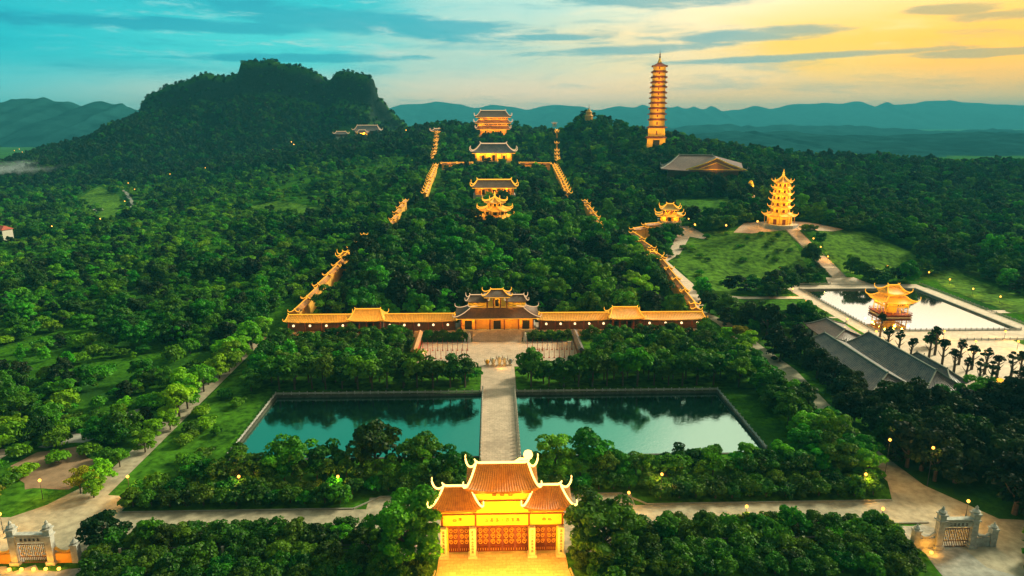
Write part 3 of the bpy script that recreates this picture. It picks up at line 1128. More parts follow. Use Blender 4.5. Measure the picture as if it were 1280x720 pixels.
def make_main_gate():
    t = thing('main_gate', 'brightly lit golden three bay gate with glowing upturned roof edges and tall lattice doors', 'gate', (0, 126.5, 0))
    for x in (-12.1, -6.15, 6.15, 12.1):
        p = MB().box(x, -1.9, 0, 1.9, 1.9, .6).box(x, -1.9, .6, 1.2, 1.2, 6.2).build('pillar', 'pale_stone', t)
        gm = MB()
        glyphs(gm, x, -2.53, 3.8, .95, 5.4, 7, True)
        gm.build('couplet', 'inscription', p)
    w = MB().box(0, 0, 6.5, 25.4, 2.6, 3.0)
    w.build('lintel', 'gold_wall', t)
    mo = MB()
    for z in (6.55, 9.35):
        mo.box(0, -1.36, z, 25.6, .25, .25)
    for x in (-5.5, 5.5, -12.4, 12.4):
        mo.box(x, -1.38, 6.8, .35, .2, 2.55)
    mo.box(0, -1.36, 12.4, 11.6, .2, .2)
    mo.build('moulding', 'red_wood', t)
    nm = MB()
    glyphs(nm, 0, -1.36, 8.1, 7.5, 1.3, 7)
    for s in (-1, 1):
        glyphs(nm, s * 9.2, -1.36, 8.3, 2.4, 1.2, 2)
    glyphs(nm, 0, -1.36, 14.1, 5.0, 1.3, 3)
    nm.build('inscription', 'red_wood', t)
    MB().box(0, 0, 9.5, 11.4, 2.5, 6.7).build('centre_block', 'gold_wall', t)
    for s in (-1, 1):
        MB().box(s * 9.25, 0, 9.5, 6.6, 2.5, 2.2).build('side_block', 'gold_wall', t)
        for x in (s * 11.9, s * 6.15):
            MB().box(x, .3, 0, 1.3, 1.8, 6.49).build('jamb', 'gold_wall', t)
    def tier(cx, w, d, z, h, rl, up, curl):
        ev, tp = rect(w, d, cx, 0), ridge_top(rl, cx, 0)
        r = MB().roof(ev, tp, z, h, up, 10, 8, 1.5, .45).build('roof', 'tile_orange', t)
        add_ridges(r, 'lit_ridge', 'led_white', ev, tp, z, h, up, .21, 1.5, curl)
        for s in (-1, 1):
            MB().box(cx, s * (d / 2 - .9), z - .75, w * .8, .5, .45).build('eaves_beam', 'red_wood', r)
    tier(0, 14.6, 9.5, 16.5, 3.7, 10.6, .9, 1.1)
    tier(-9.3, 10.2, 8.2, 12.0, 3.1, 5.4, .8, 1.0)
    tier(9.3, 10.2, 8.2, 12.0, 3.1, 5.4, .8, 1.0)
    dr = MB().tube([(2.6, 0, 20.5), (3.6, 0, 21.1), (4.6, 0, 21.0), (5.2, 0, 21.6)], [.15, .3, .3, .5], 6).build('ridge_dragon', 'led_white', t)
    sp = MB().lathe([(.05, 21.0), (.75, 21.35), (1.0, 22.0), (.75, 22.7), (.05, 23.0)], 10, (5.3, 0)).build('light_globe', 'led_white', t, True)
    def leaf(cx, w, h, m):
        f = MB()
        for x in (cx - w / 2 + .12, cx + w / 2 - .12):
            f.box(x, -.25, 0, .24, .22, h)
        for z in (0, .9, 1.3, h - .24):
            f.box(cx, -.25, z, w - .5, .2, .24)
        o = f.build('door_leaf', m, t)
        MB().box(cx, -.05, .05, w - .1, .12, h - .1).build('backing', 'red_wood', o)
        sc = MB()
        r0 = w * .2
        for zc in (2.3, 3.6, 4.9):
            for q in (-1, 1):
                if zc > h - .8: continue
                pts = []
                for k in range(15):
                    a = k / 14 * 4.4 * math.pi / 1.6
                    r = r0 * (1 - k / 20)
                    pts.append((cx + q * w * .22 + q * r * math.cos(a), -.27, zc + r * math.sin(a) * 1.25))
                sc.tube(pts, .085, 4)
        for k in range(5):
            sc.box(cx + (k - 2) * w * .19, -.27, .3, .1, .1, .55)
        sc.build('scrollwork', 'gilding', o)
    for k in range(4):
        leaf(-4.05 + 2.7 * k, 2.68, 6.4, 'red_wood')
    for s in (-1, 1):
        for q in (-1, 1):
            leaf(s * 9.1 + q * 1.15, 2.28, 5.9, 'red_wood')
    for x in (-9.2, -3.2, 3.2, 9.2):
        light(t, (x, -7.5, .5), 2500, WARM, .4, rad(80), (x, 0, 8))
        light(t, (x, -4.6, 9.9), 560, WARM, .3)
        light(t, (x * 1.2, 7, 8), 1100, WARM, .5)
    for x in (-4, 4):
        light(t, (x, -4.8, 15.2), 620, WARM, .3)
    for x in (-9, 0, 9):
        light(t, (x, -11, 6), 7500, (1, .42, .015), 1.0)
    for x in (-9.3, 0, 9.3):
        light(t, (x, -7.0, 21 if x == 0 else 17.5), 1700, WARM, .5)
    return t


make_main_gate()


def far_hall(name, label, cat, loc, tiers, wallm, tilem, ridgem, rz=0.0, base=2.5, curl=1.2, rr=.3, bays=5, glow=0, group=None, doors='dark_opening', nside=4, colm='red_wood', lightcol=WARM):
    """a temple hall: each tier (w, d, wall height, eaves overhang, roof height, ridge length, upturn)"""
    t = thing(name, label, cat, loc, rz, group)
    shape = (lambda w, d: rect(w, d)) if nside == 4 else (lambda w, d: ngon(w / 2, nside))
    w0, d0 = tiers[0][0], tiers[0][1]
    MB().prism(shape(w0 + 3, d0 + 3), -base - 6, 0).build('base', 'stone', t)
    z = 0.0
    for k, (w, d, wh, ov, rh, rl, up) in enumerate(tiers):
        wl = MB().prism(shape(w, d), z - .3, z + wh).build('wall', wallm, t)
        last = k == len(tiers) - 1
        cq, dq = [], []
        if nside == 4:
            for i in range(bays + 1):
                cq.append((-w / 2 + w * i / bays, -(d / 2 + (.9 if k == 0 else .15))))
            for i in range(bays):
                if k == 0 and i % 2 == bays // 2 % 2:
                    dq.append((-w / 2 + w * (i + .5) / bays, -d / 2 - .04, z, w / bays * .5, wh * .72, 0))
            if k and wh > 1.5:
                for i in range(bays * 2):
                    dq.append((-w / 2 + w * (i + .5) / bays / 2, -d / 2 - .04, z + wh * .35, w / bays * .28, wh * .4, 0))
        else:
            for i in range(nside):
                a = math.pi / nside + 2 * math.pi * i / nside
                cq.append((math.cos(a) * (w / 2 + .35), math.sin(a) * (w / 2 + .35)))
                a2 = a + math.pi / nside
                ap = w / 2 * math.cos(math.pi / nside)
                dq.append((math.cos(a2) * ap, math.sin(a2) * ap, z + .2, w * .17, wh * .66, a2 + math.pi / 2))
        co = do = None
        for x, y in cq:
            if wh < 1.5: continue
            if co is None:
                co = MB().lathe([(.32, 0), (.32, wh)], 6).build('column', colm, wl)
                co.location = (x, y, z)
            else:
                copy_child(co, wl, (x, y, z))
        for x, y, zq, a, b_, r_ in dq:
            if do is None:
                do = MB().box(0, 0, 0, a, .14, b_).build('door' if k == 0 else 'window', doors, wl)
                do.location, do.rotation_euler = (x, y, zq), (0, 0, r_)
            else:
                copy_child(do, wl, (x, y, zq)).rotation_euler = (0, 0, r_)
        ev = shape(w + 2 * ov, d + 2 * ov)
        if last:
            tp = ridge_top(rl) if nside == 4 else ngon(.4, nside)
        else:
            tp = shape(tiers[k + 1][0] + .2, tiers[k + 1][1] + .2)
        zr = z + wh
        rf = MB().roof(ev, tp, zr, rh, up, 8, 6, 1.5, .4).build('roof', tilem, t)
        add_ridges(rf, 'ridge', ridgem, ev, tp, zr, rh, up, rr, 1.5, curl, crest=last and nside == 4)
        if glow and nside == 4:
            MB().tube([(-w / 2 - ov * .8, -d / 2 - ov, zr - .1), (w / 2 + ov * .8, -d / 2 - ov, zr - .1)], rr * .5, 4).build('eaves_light', 'led_gold', t)
        if glow:
            pw = glow * (1 if k == 0 else .7)
            n = max(2, round(w / 11)) if nside == 4 else 5
            for i in range(n):
                if nside == 4:
                    x = (-.5 + (i + .5) / n) * w
                    light(t, (x, -d / 2 - ov * .8, zr - min(1.2, wh * .3)), pw, lightcol, .3)
                else:
                    a = -math.pi / 2 + (i - 2) * .75
                    light(t, (math.cos(a) * (w / 2 + ov * .8), math.sin(a) * (w / 2 + ov * .8), zr - .9), pw, lightcol, .3)
        z = zr + rh - .15
    return t, z


# inner gate behind the plaza
ig, _ = far_hall('inner_gate', 'dark roofed three tier temple gate with glowing yellow walls above the plaza', 'gate', (0, 279, 3.2),
                 [(30, 11, 5.2, 2.6, 3.4, 0, .7), (22, 6.5, .6, .3, .4, 0, .0)], 'ochre_wall', 'tile_brown', 'led_dim', 0, 3.2, .9, .17, 5, 420)
t2, _ = far_hall('inner_gate_turret', 'small top storey with a yellow panel standing on the inner gate roof', 'turret', (0, 279, 3.2), [(8.2, 5.5, 4.4, 1.7, 2.4, 5.0, .6)],
                 'gold_wall', 'tile_brown', 'led_gold', 0, -6.5, .9, .17, 3, 260)
for o in list(t2.children):           # the top storey moves with the gate: make its pieces parts of the gate
    if o.name.startswith('base'):
        bpy.data.objects.remove(o)
        continue
    o.parent = ig
    o.location = (0, 0, 8.9)
    if o.type == 'LIGHT':
        o.location = (0, -4.6, 11.6)
bpy.data.objects.remove(t2)
for s in (-1, 1):
    ev, tp = rect(9.5, 7.5, s * 8.2, -.2), ridge_top(6.2, s * 8.2, -.2)
    rf = MB().roof(ev, tp, 11.2, 2.2, .6, 6, 5, 1.5, .35).build('side_roof', 'tile_brown', ig)
    add_ridges(rf, 'ridge', 'led_dim', ev, tp, 11.2, 2.2, .6, .17, 1.5, .9)
    MB().box(s * 8.2, -.2, 8.9, 7.6, 5.0, 2.29).build('side_panel', 'gold_wall', ig)
    light(ig, (s * 8.6, -5.6, 10.2), 300, WARM, .3)
    light(ig, (s * 13, -8.2, 4.0), 500, WARM, .3)
    light(ig, (s * 5, -8.2, 4.0), 500, WARM, .3)
stp = MB()
for k in range(10):
    stp.box(0, 269.2 + k * .29, 0, 20.5, 5.8 - k * .58, .31 * (k + 1))
tag(stp.build('stone_steps', 'paving'), 'broad grey steps rising from the plaza to the inner gate', 'steps')
for s in (-1, 1):
    lb = MB().box(s * 11.4, 266.6, 0, 1.4, 1.4, 1.6).lathe([(.5, 1.6), (.62, 2.2), (.4, 2.8), (.5, 3.2), (.2, 3.7)], 8, (s * 11.4, 266.6))
    tag(lb.build('guardian_statue', 'pale_stone'), 'small pale guardian statue on a plinth %s of the inner gate steps' % ('left' if s < 0 else 'right'), 'statue')
    tag(MB().box(s * 50, 279.5, -.5, 75.2, 13, 2.75).build('terrace', 'paving'), 'stone terrace under the %s half of the front gallery' % ('left' if s < 0 else 'right'), None, None, 'structure')
MB().box(0, -.7, -3.7, 23, 13.4, 3.62).build('platform', 'paving', ig)
clear(R(-90, 90, 262, 289))


def gallery_run(name, label, pts, bay, w, wall_h, roof_h, tilem, ridgem, base=0.0, glow=0.0, group='covered galleries of the temple', eave=1.3, curl=.8, rr=.16, wallm='ochre_wall', zf=None):
    """a covered gallery climbing in level steps, one roof to each bay"""
    x0, y0 = pts[0]
    t = thing(name, label, 'gallery', (x0, y0, 0), 0, group)
    for (ax, ay), (bx, by) in zip(pts[:-1], pts[1:]):
        L = math.hypot(bx - ax, by - ay)
        n = max(1, round(L / bay))
        ang = math.atan2(by - ay, bx - ax)
        c, s = math.cos(ang), math.sin(ang)
        for i in range(n):
            f = (i + .5) / n
            cx, cy = ax + (bx - ax) * f, ay + (by - ay) * f
            z = (zf(cx, cy) if zf else float(terr(cx, cy))) + base
            l = L / n + .6
            def tr(P):
                return [(cx - x0 + p[0] * c - p[1] * s, cy - y0 + p[0] * s + p[1] * c) for p in P]
            MB().prism(tr(rect(l - 1, w - 1.2)), z - 5, z + wall_h).build('wall', wallm, t)
            ev, tp = tr(rect(l + .8, w + eave)), tr(ridge_top(l - 1.2))
            r = MB().roof(ev, tp, z + wall_h, roof_h, .5, 5, 4, 1.3, .3).build('roof', tilem, t)
            add_ridges(r, 'ridge', ridgem, ev, tp, z + wall_h, roof_h, .5, rr, 1.3, curl)
            if glow:
                nx, ny = -s, c
                if ny > 0: nx, ny = -nx, -ny
                if abs(ny) < .35:
                    nx, ny = (1 if cx < 0 else -1) * abs(s), 0
                light(t, (cx - x0 + nx * (w / 2 + 2.2), cy - y0 + ny * (w / 2 + 2.2), z + wall_h + 1.0), glow, WARM, .4)
    return t


fz = lambda x, y: 2.2
for xa, xb, lab in ((-87.5, -60.5, 'outer left end of the long gold roofed front gallery'), (-47.5, -17.5, 'length of gold roofed front gallery between the left pavilion and the inner gate'),
                    (17.5, 47.5, 'length of gold roofed front gallery between the inner gate and the right pavilion'), (60.5, 87.5, 'outer right end of the long gold roofed front gallery')):
    gl = gallery_run('front_gallery', lab, [(xa, 277), (xb, 277)], abs(xb - xa), 5.2, 4.4, 2.5, 'tile_lit_gold', 'led_gold', 0, 0, 'front galleries', 1.6, .8, .14, 'brown_wood', fz)
    n = round((xb - xa) / 6)
    sc = None
    for i in range(n):
        x = xa + (xb - xa) * (i + .5) / n
        if sc is None:
            sc = MB().lathe([(.05, 5.0), (.42, 5.15), (.5, 5.5), (.36, 5.9), (.05, 6.0)], 8).build('eaves_lamp', 'lamp_pale', gl)
            sc.location = (x - xa, -4.4, 0)
            cl = MB().lathe([(.25, 1.5), (.25, 6.4)], 6).build('column', 'red_wood', gl)
            cl.location = (x - xa - 2.2, -4.0, 0)
        else:
            copy_child(sc, gl, (x - xa, -4.4, 0))
            copy_child(cl, gl, (x - xa - 2.2, -4.0, 0))
    for i in range(max(2, round((xb - xa) / 9))):
        f = (i + .5) / max(2, round((xb - xa) / 9))
        light(gl, ((xb - xa) * f, -8.5, 10.5), 1500, WARM, .8)  # added lights without fittings, hung in front to brighten the gallery roof
for s in (-1, 1):
    pv_, _ = far_hall('gallery_pavilion', 'gold roofed pavilion with dark railings set into the %s half of the front gallery' % ('left' if s < 0 else 'right'), 'pavilion', (s * 54, 276.5, 2.3),
                      [(11.5, 8, 5.6, 1.7, 3.6, 10.5, .5)], 'brown_wood', 'tile_lit_gold', 'led_gold', 0, 2, .8, .16, 4, 0)
    light(pv_, (-3.5, -9, 10.5), 1500, WARM, .8)  # added pair of lights without fittings, brightening the pavilion roof
    light(pv_, (3.5, -9, 10.5), 1500, WARM, .8)
    MB().box(0, -7.2, -1.9, 12, 3, 1.2).build('front_step', 'paving', pv_)

# galleries climbing both sides
def gp(*px):
    return [tuple(on(a, b_, 7.5)[:2]) for a, b_ in px]


SIDE = [('gallery', 'long stepped gallery climbing from the left end of the front gallery', [(-87, 285)] + gp((455, 293)), 15),
        ('gallery', 'short stepped gallery higher on the left with paired roof tips', gp((486, 283), (507, 250)), 13),
        ('gallery', 'steep stepped gallery on the left just below the cross wall', gp((531, 243), (545, 206)), 14),
        ('gallery', 'topmost gallery on the left climbing to the hilltop', gp((541, 199), (548, 160)), 22),
        ('gallery', 'long stepped gallery climbing from the right end of the front gallery', [(87, 285)] + gp((868, 382), (828, 326), (791, 291)), 15),
        ('gallery', 'short stepped gallery turning right towards the small lit pavilion', gp((791, 290), (806, 284), (824, 279)), 9),
        ('gallery', 'short stepped gallery higher on the right with paired roof tips', gp((755, 287), (731, 250)), 13),
        ('gallery', 'steep stepped gallery on the right just below the cross wall', gp((711, 243), (693, 206)), 14),
        ('gallery', 'topmost gallery on the right climbing to the hilltop', gp((697, 200), (690, 160)), 22),
        ('gallery', 'straight yellow gallery joining the steep left gallery to the middle hall', gp((552, 204), (590, 204)), 17),
        ('gallery', 'straight yellow gallery joining the middle hall to the steep right gallery', gp((650, 204), (688, 204)), 17)]
for nm_, lab, pts, bay in SIDE:
    y_ = pts[0][1]
    far = y_ > 560
    gallery_run(nm_, lab, pts, bay * (1.35 if not far else 1.1), 2.7 if not far else 3.0, 3.2, 1.3 if not far else 1.8, 'tile_orange', 'led_gold', 4.3 if y_ < 700 else 3.0, 300 if not far else 800, 'covered galleries of the temple', 1.1, .7 if not far else 1.2, .15 if not far else .2)
    for (ax, ay), (bx, by) in zip(pts[:-1], pts[1:]):
        d = Vector((bx - ax, by - ay)).normalized()
        n = Vector((-d.y, d.x)) * (6.5 if lab.startswith('long') else 5.5 if lab.startswith('top') else 9.5)
        clear([(ax - n.x - d.x * 6, ay - n.y - d.y * 6), (bx - n.x + d.x * 6, by - n.y + d.y * 6), (bx + n.x + d.x * 6, by + n.y + d.y * 6), (ax + n.x - d.x * 6, ay + n.y - d.y * 6)])
for px, py, lab in ((546, 166, 'small dark roofed pavilion on the skyline at the top of the left gallery'), (693, 155, 'small lit pavilion on the skyline at the top of the right gallery')):
    p = on(px, py, 6)
    far_hall('hill_pavilion', lab, 'pavilion', (p[0], p[1], p[2] - 2), [(12, 9, 4, 2.4, 3.6, 7, 1.0)], 'ochre_wall', 'tile_brown', 'led_dim', 0, 3, 2.2, .4, 3, 900, 'pavilions at the gallery tops')
for px, py, lab in ((815, 322, 'small gold corner pavilion part way along the long right gallery'), (432, 322, 'small corner pavilion part way along the long left gallery')):
    p = on(px, py, 6)
    far_hall('corner_pavilion', lab, 'pavilion', (p[0], p[1], p[2] - 3), [(6, 6, 4.0, 1.3, 2.4, 2.5, .7)], 'ochre_wall', 'tile_orange', 'led_gold', rad(8), 3, 1.4, .22, 3, 420, 'corner pavilions')

# halls up the axis
def axis_z(y):
    return float(terr(0, y))


bt, zt = far_hall('bell_tower', 'glowing gold eight sided bell tower with three roofs among dark trees', 'bell tower', (0, 480, axis_z(480) + 6.0),
                  [(19, 19, 4.0, 4.0, 2.6, 0, 1.0), (16, 16, 3.2, 4.2, 2.8, 0, 1.1), (9.5, 9.5, 2.6, 3.4, 3.8, 0, 1.1)], 'gold_wall', 'tile_lit_gold', 'led_gold', 0, 4, 1.5, .3, 5, 700, nside=8)
MB().lathe([(.5, zt - .4), (.9, zt + .6), (.4, zt + 1.4), (.7, zt + 2.0), (.1, zt + 4.2)], 8).build('finial', 'led_gold', bt)
for a in (-.9, 0, .9):
    light(bt, (19 * math.sin(a), -19 * math.cos(a), 15), 3200, WARM, .8)
far_hall('guanyin_hall', 'wide brown roofed hall with gold ridge tips behind the glowing bell tower', 'temple hall', (0, 594, axis_z(594) + 5),
         [(33, 16, 6.0, 3.0, 6.0, 29, 1.4)], 'ochre_wall', 'tile_brown', 'led_gold', 0, 5, 2.2, .4, 7, 1500)
far_hall('middle_hall', 'dark blue roofed hall with white upturned ridges and a lit yellow front', 'temple hall', (0, 838, axis_z(838) + 5),
         [(44, 22, 9, 4.5, 10.5, 31, 2.2)], 'gold_wall', 'tile_slate', 'led_dim', 0, 5, 3.2, .55, 7, 5200)
far_hall('upper_hall', 'largest three roofed hall at the top of the axis with orange lit storeys', 'temple hall', (0, 1020, axis_z(1020) + 4),
         [(38, 26, 7.5, 6, 4.6, 0, 1.4), (44, 26, 4.0, 4.5, 4.6, 0, 1.4), (42, 22, 3.6, 5.0, 9.5, 36, 2.0)], 'ochre_wall', 'tile_brown', 'led_dim', 0, 6, 2.6, .4, 7, 5000)
clear(R(-14, 14, 458, 495)); clear(R(-20, 20, 584, 606)); clear(R(-27, 27, 822, 855)); clear(R(-32, 32, 1000, 1042))

# great stupa tower
TY = 800.0
tb = atY(819.5, 181, TY)
tw = thing('tall_tower', 'very tall square thirteen storey brick tower lit gold with dark eaves and a spire', 'tower', tuple(tb), rad(-11))
TT = [172.5, 160.5, 151.7, 145, 138.7, 132.5, 126.5, 120.5, 114, 108.7, 103, 97, 90.3]
mpp = 812 / F
zprev = -12.0
for k, yy in enumerate(TT):
    z = (181 - yy) * mpp * 1.0
    wd = (20.5, 18.8)[k] if k < 2 else 17.0 - 3.6 * ((k - 2) / 10)
    wl = MB().box(0, 0, zprev, wd, wd, z - zprev).build('storey', 'gold_wall', tw)
    for s in (-1, 1):
        om = MB()
        if k == 0:
            om.prism([(-3.6, s * (wd / 2 + .06)), (3.6, s * (wd / 2 + .06)), (3.6, s * (wd / 2 - .3)), (-3.6, s * (wd / 2 - .3))], -2, 5.5)
            om.build('arch', 'dark_opening', wl)
            om = MB()
            om.prism([(s * (wd / 2 + .06), -3.6), (s * (wd / 2 + .06), 3.6), (s * (wd / 2 - .3), 3.6), (s * (wd / 2 - .3), -3.6)], -2, 5.5)
        else:
            om.box(0, s * (wd / 2), zprev + 1.7, 1.6, .2, (z - zprev) * .45)
            om.build('opening', 'red_wood', wl)
            om = MB()
            om.box(s * (wd / 2), 0, zprev + 1.7, .2, 1.6, (z - zprev) * .45)
        om.build('arch' if k == 0 else 'opening', 'dark_opening' if k == 0 else 'red_wood', wl)
    nw = 18.8 if k == 0 else 17.0 - 3.6 * ((k - 1) / 10)
    ev = rect(wd + 4.2, wd + 4.2)
    tp = rect(nw, nw) if k < 12 else rect(3, 3)
    hh = 1.7 if k < 12 else 4.2
    MB().roof(ev, tp, z, hh, .55, 6, 4, 1.4, .7).build('eave', 'red_wood', tw)
    for ax, ay in ((0, -1), (1, 0), (-1, 0)):
        light(tw, (ax * (wd / 2 + 4.6), ay * (wd / 2 + 4.6), z - (2.6 if k else 5)), 1500, WARM, .4)
    if k < 2:
        light(tw, (9, -wd / 2 - 4.5, z - 3.5), 1300, WARM, .4)
        light(tw, (-9, -wd / 2 - 4.5, z - 3.5), 1300, WARM, .4)
    zprev = z + hh - .3
zz = zprev
MB().lathe([(2.3, zz - .3), (2.5, zz + 1), (1.5, zz + 3), (1.0, zz + 5)], 8).build('spire_base', 'gold_wall', tw)
MB().lathe([(.9, zz + 4.8), (1.1, zz + 6.5), (.6, zz + 7.5), (.9, zz + 9), (.35, zz + 10), (.08, zz + 14)], 8).build('spire', 'brown_wood', tw)
light(tw, (0, -9, zz + 1), 1500, WARM, .4)
clear([(tb[0] - 20, TY - 22), (tb[0] + 20, TY - 22), (tb[0] + 20, TY + 18), (tb[0] - 20, TY + 18)])

# broad grey hall below the tower
hp = atY(877, 210, 640)
hl = thing('assembly_hall', 'wide dark mauve tiled hall roof with a gabled front below the tall tower', 'hall', (hp[0], 640, hp[2] - 7), rad(-14))
MB().box(0, 0, -8, 62, 40, 13.8).build('wall', 'brown_wood', hl)
ev, tp = rect(74, 50), ridge_top(30, -6, 4)
MB().roof(ev, tp, 6.0, 12.5, 1.5, 10, 6, 1.25, .8).build('roof', 'tile_mauve', hl)
add_ridges(hl, 'ridge', 'stone', ev, tp, 6.0, 12.5, 1.5, .4, 1.25, 1.6)
gb = MB()
gb.v += [(-12, -24, 7.0), (35, -24, 7.0), (11.5, -22, 16.6), (-12, 0, 12.0), (35, 0, 12.0), (11.5, 3, 18.0)]
gb.face((0, 1, 2)); gb.face((0, 2, 5, 3)); gb.face((1, 4, 5, 2)); gb.face((0, 3, 4, 1)); gb.face((3, 5, 4))
gb.build('front_gable', 'tile_mauve', hl)
gt = MB()
gt.tube([(-15, -24.8, 6.9), (0, -24.4, 12.0), (11.5, -22.8, 17.2), (23, -24.4, 12.0), (38, -24.8, 6.9)], .55, 5)
gt.tube([(-4, -24.5, 7.4), (11.5, -23.8, 13.4), (27, -24.5, 7.4)], .3, 5)
gt.tube([(-12, -24.6, 7.3), (35, -24.6, 7.3)], .4, 5)
gt.build('gable_trim', 'gold_wall', hl)
light(hl, (10, -30, 9), 2500, WARM, .5)
clear([(hp[0] - 38, 624), (hp[0] + 36, 610), (hp[0] + 42, 662), (hp[0] - 34, 670)])

# small stupa on the hill
p = on(736, 146, 8)
sz = float(terr(p[0], p[1]))
sh = thing('hill_stupa', 'small lone stupa with a thin spire on the wooded hilltop left of the tall tower', 'stupa', (p[0], p[1], sz + 8))
MB().lathe([(5.5, -8), (5.5, 0), (6.5, .3), (4.2, 2.2), (4, 5), (5, 5.3), (2.8, 7), (1.4, 9), (.7, 10)], 8).build('body', 'ochre_wall', sh)
MB().lathe([(.6, 9.9), (.35, 12), (.08, 16)], 6).build('spire', 'brown_wood', sh)

# yellow pagoda above the stair
pg_y = 450
pt = thing('yellow_pagoda', 'glowing yellow six tier pagoda at the head of the long stair', 'pagoda', (190.5, pg_y, float(terr(196, 447)) + .8))
PT = [(18, 5.6, 3.2, 2.2), (13.4, 3.2, 2.0, 1.3), (12.5, 3.1, 1.9, 1.3), (11.6, 3.0, 1.9, 1.3), (10.7, 2.9, 1.9, 1.3), (9.6, 2.9, 2.3, 4.2)]
MB().prism(ngon(14, 8), -3, .4).build('base', 'stone', pt)
z = .4
for k, (w, wh, ov, rh) in enumerate(PT):
    wl = MB().prism(ngon(w / 2, 8), z - .2, z + wh).build('storey', 'gold_wall', pt)
    for i in range(8):
        a = 2 * math.pi * i / 8
        ap = w / 2 * math.cos(math.pi / 8)
        MB().box(math.cos(a) * ap, math.sin(a) * ap, z + .1, .14, w * .14, wh * .62, rz=a).build('opening', 'red_wood', wl)
        a += math.pi / 8
        MB().lathe([(.25, z), (.25, z + wh)], 6, (math.cos(a) * (w / 2 + (1.6 if k == 0 else .1)), math.sin(a) * (w / 2 + (1.6 if k == 0 else .1)))).build('column', 'ochre_wall', wl)
    ev = ngon(w / 2 + ov, 8)
    tp = ngon(PT[k + 1][0] / 2 + .05, 8) if k < 5 else ngon(.6, 8)
    rf = MB().roof(ev, tp, z + wh, rh, .7, 5, 5, 1.5 if k < 5 else 1.8, .35).build('roof', 'tile_lit_gold', pt)
    add_ridges(rf, 'ridge', 'led_gold', ev, tp, z + wh, rh, .7, .2, 1.5 if k < 5 else 1.8, .9, crest=False)
    for a in (-2.75, -1.95, -1.15, -.35):
        rr_ = w / 2 + ov + .9
        light(pt, (math.cos(a) * rr_, math.sin(a) * rr_, z + wh - .6), 1050 if k else 1500, WARM, .3)
    z += wh + rh - .1
MB().lathe([(.7, z - .3), (1.0, z + .6), (.5, z + 1.4), (.75, z + 2.0), (.3, z + 2.8), (.08, z + 4.4)], 8).build('finial', 'led_gold', pt)
light(pt, (-8, -16, z - 2), 1200, WARM, .4)
pt.scale = (.88, .88, 1)

# lit standing statue in the trees
p = on(938, 249)
sz = float(terr(p[0], p[1]))
stt = thing('standing_statue', 'tall golden statue of a robed figure on a pedestal in front of a glowing halo', 'statue', (p[0], p[1], sz))
MB().lathe([(4, -1), (4, 1.2), (3.2, 1.6), (3.4, 3.0), (2.6, 3.4)], 10).build('pedestal', 'pale_stone', stt)
MB().lathe([(1.9, 3.3), (2.1, 5), (1.7, 7.5), (1.75, 9.6), (1.9, 11), (1.4, 12), (.55, 12.5), (.62, 12.9), (.9, 13.5), (.82, 14.2), (.35, 14.9), (.2, 15.3)], 12).build('figure', 'gold_wall', stt, True)
hb = MB()
hb.lathe([(.05, 0), (2.1, .05), (2.1, .35), (.05, .4)], 16)
ho = hb.build('halo', 'gold_wall', stt)
ho.rotation_euler = (rad(90), 0, 0)
ho.location = (0, 2.2, 12.5)
ho.scale = (1, 1.45, 1)
light(stt, (-3, -7, 6), 5000, WARM, .5)
light(stt, (3, -7, 12), 5000, WARM, .5)
clear([(p[0] - 9, p[1] - 45), (p[0] + 3, p[1] - 45), (p[0] + 8, p[1] + 7), (p[0] - 8, p[1] + 7)])
light(stt, (0, 1, 8), 600, WARM, .4)

# small lit pavilion at the right gallery's end
p = on(836, 284)
far_hall('lit_pavilion', 'small two roofed orange lit pavilion with a pink base beside the right lawn', 'pavilion', (p[0], p[1], float(terr(p[0], p[1])) + 5),
         [(13, 11, 3.4, 2.6, 1.8, 0, .8), (9, 7.5, 2.6, 2.0, 3.6, 4.5, .9)], 'gold_wall', 'tile_lit_gold', 'led_gold', rad(-12), 5, 1.5, .26, 3, 1200)
clear([(p[0] - 14, p[1] - 22), (p[0] + 14, p[1] - 22), (p[0] + 12, p[1] + 12), (p[0] - 12, p[1] + 12)])

# pavilion standing in the bright pond
wp = thing('water_pavilion', 'glowing two roofed golden pavilion standing in the bright pond', 'pavilion', (185, 304, 0))
MB().box(0, 0, -3.4, 19, 19, 3.0).build('footing', 'stone', wp)
ev = rect(20.5, 20.5)
MB().prism(rect(17.5, 17.5), -.4, .9, rect(19.5, 19.5)).build('platform', 'red_wood', wp)
rm = MB()
for s in (-1, 1):
    for z in (1.5, 2.0):
        rm.box(0, s * 9.5, z, 19, .14, .16)
        rm.box(s * 9.5, 0, z, .14, 19, .16)
rm.build('railing', 'red_wood', wp)
c0 = None
for i in range(4):
    for j in range(4):
        if i in (0, 3) or j in (0, 3):
            x, y = (i - 1.5) * 4.9, (j - 1.5) * 4.9
            if c0 is None:
                c0 = MB().lathe([(.34, .9), (.3, 8.2)], 8).build('column', 'gold_wall', wp)
                c0.location = (x, y, 0)
            else:
                copy_child(c0, wp, (x, y, 0))
MB().box(0, 0, .9, 5.5, 5.5, 7.2).build('inner_wall', 'gold_wall', wp)
fb = MB()
for s in (-1, 1):
    fb.box(0, s * 7.5, 5.0, 15, .25, 1.2)
    fb.box(s * 7.5, 0, 5.0, .25, 15, 1.2)
fb.build('frieze', 'gold_wall', wp)
ev, tp = rect(21.5, 21.5), rect(11.5, 11.5)
r1 = MB().roof(ev, tp, 8.2, 3.4, 1.3, 8, 5, 1.5, .4).build('lower_roof', 'tile_lit_gold', wp)
add_ridges(r1, 'lit_ridge', 'led_gold', ev, tp, 8.2, 3.4, 1.3, .28, 1.5, 1.8, False)
MB().box(0, 0, 11.2, 11, 11, 1.9).build('upper_wall', 'gold_wall', wp)
ev, tp = rect(15, 14.5), ridge_top(7.5)
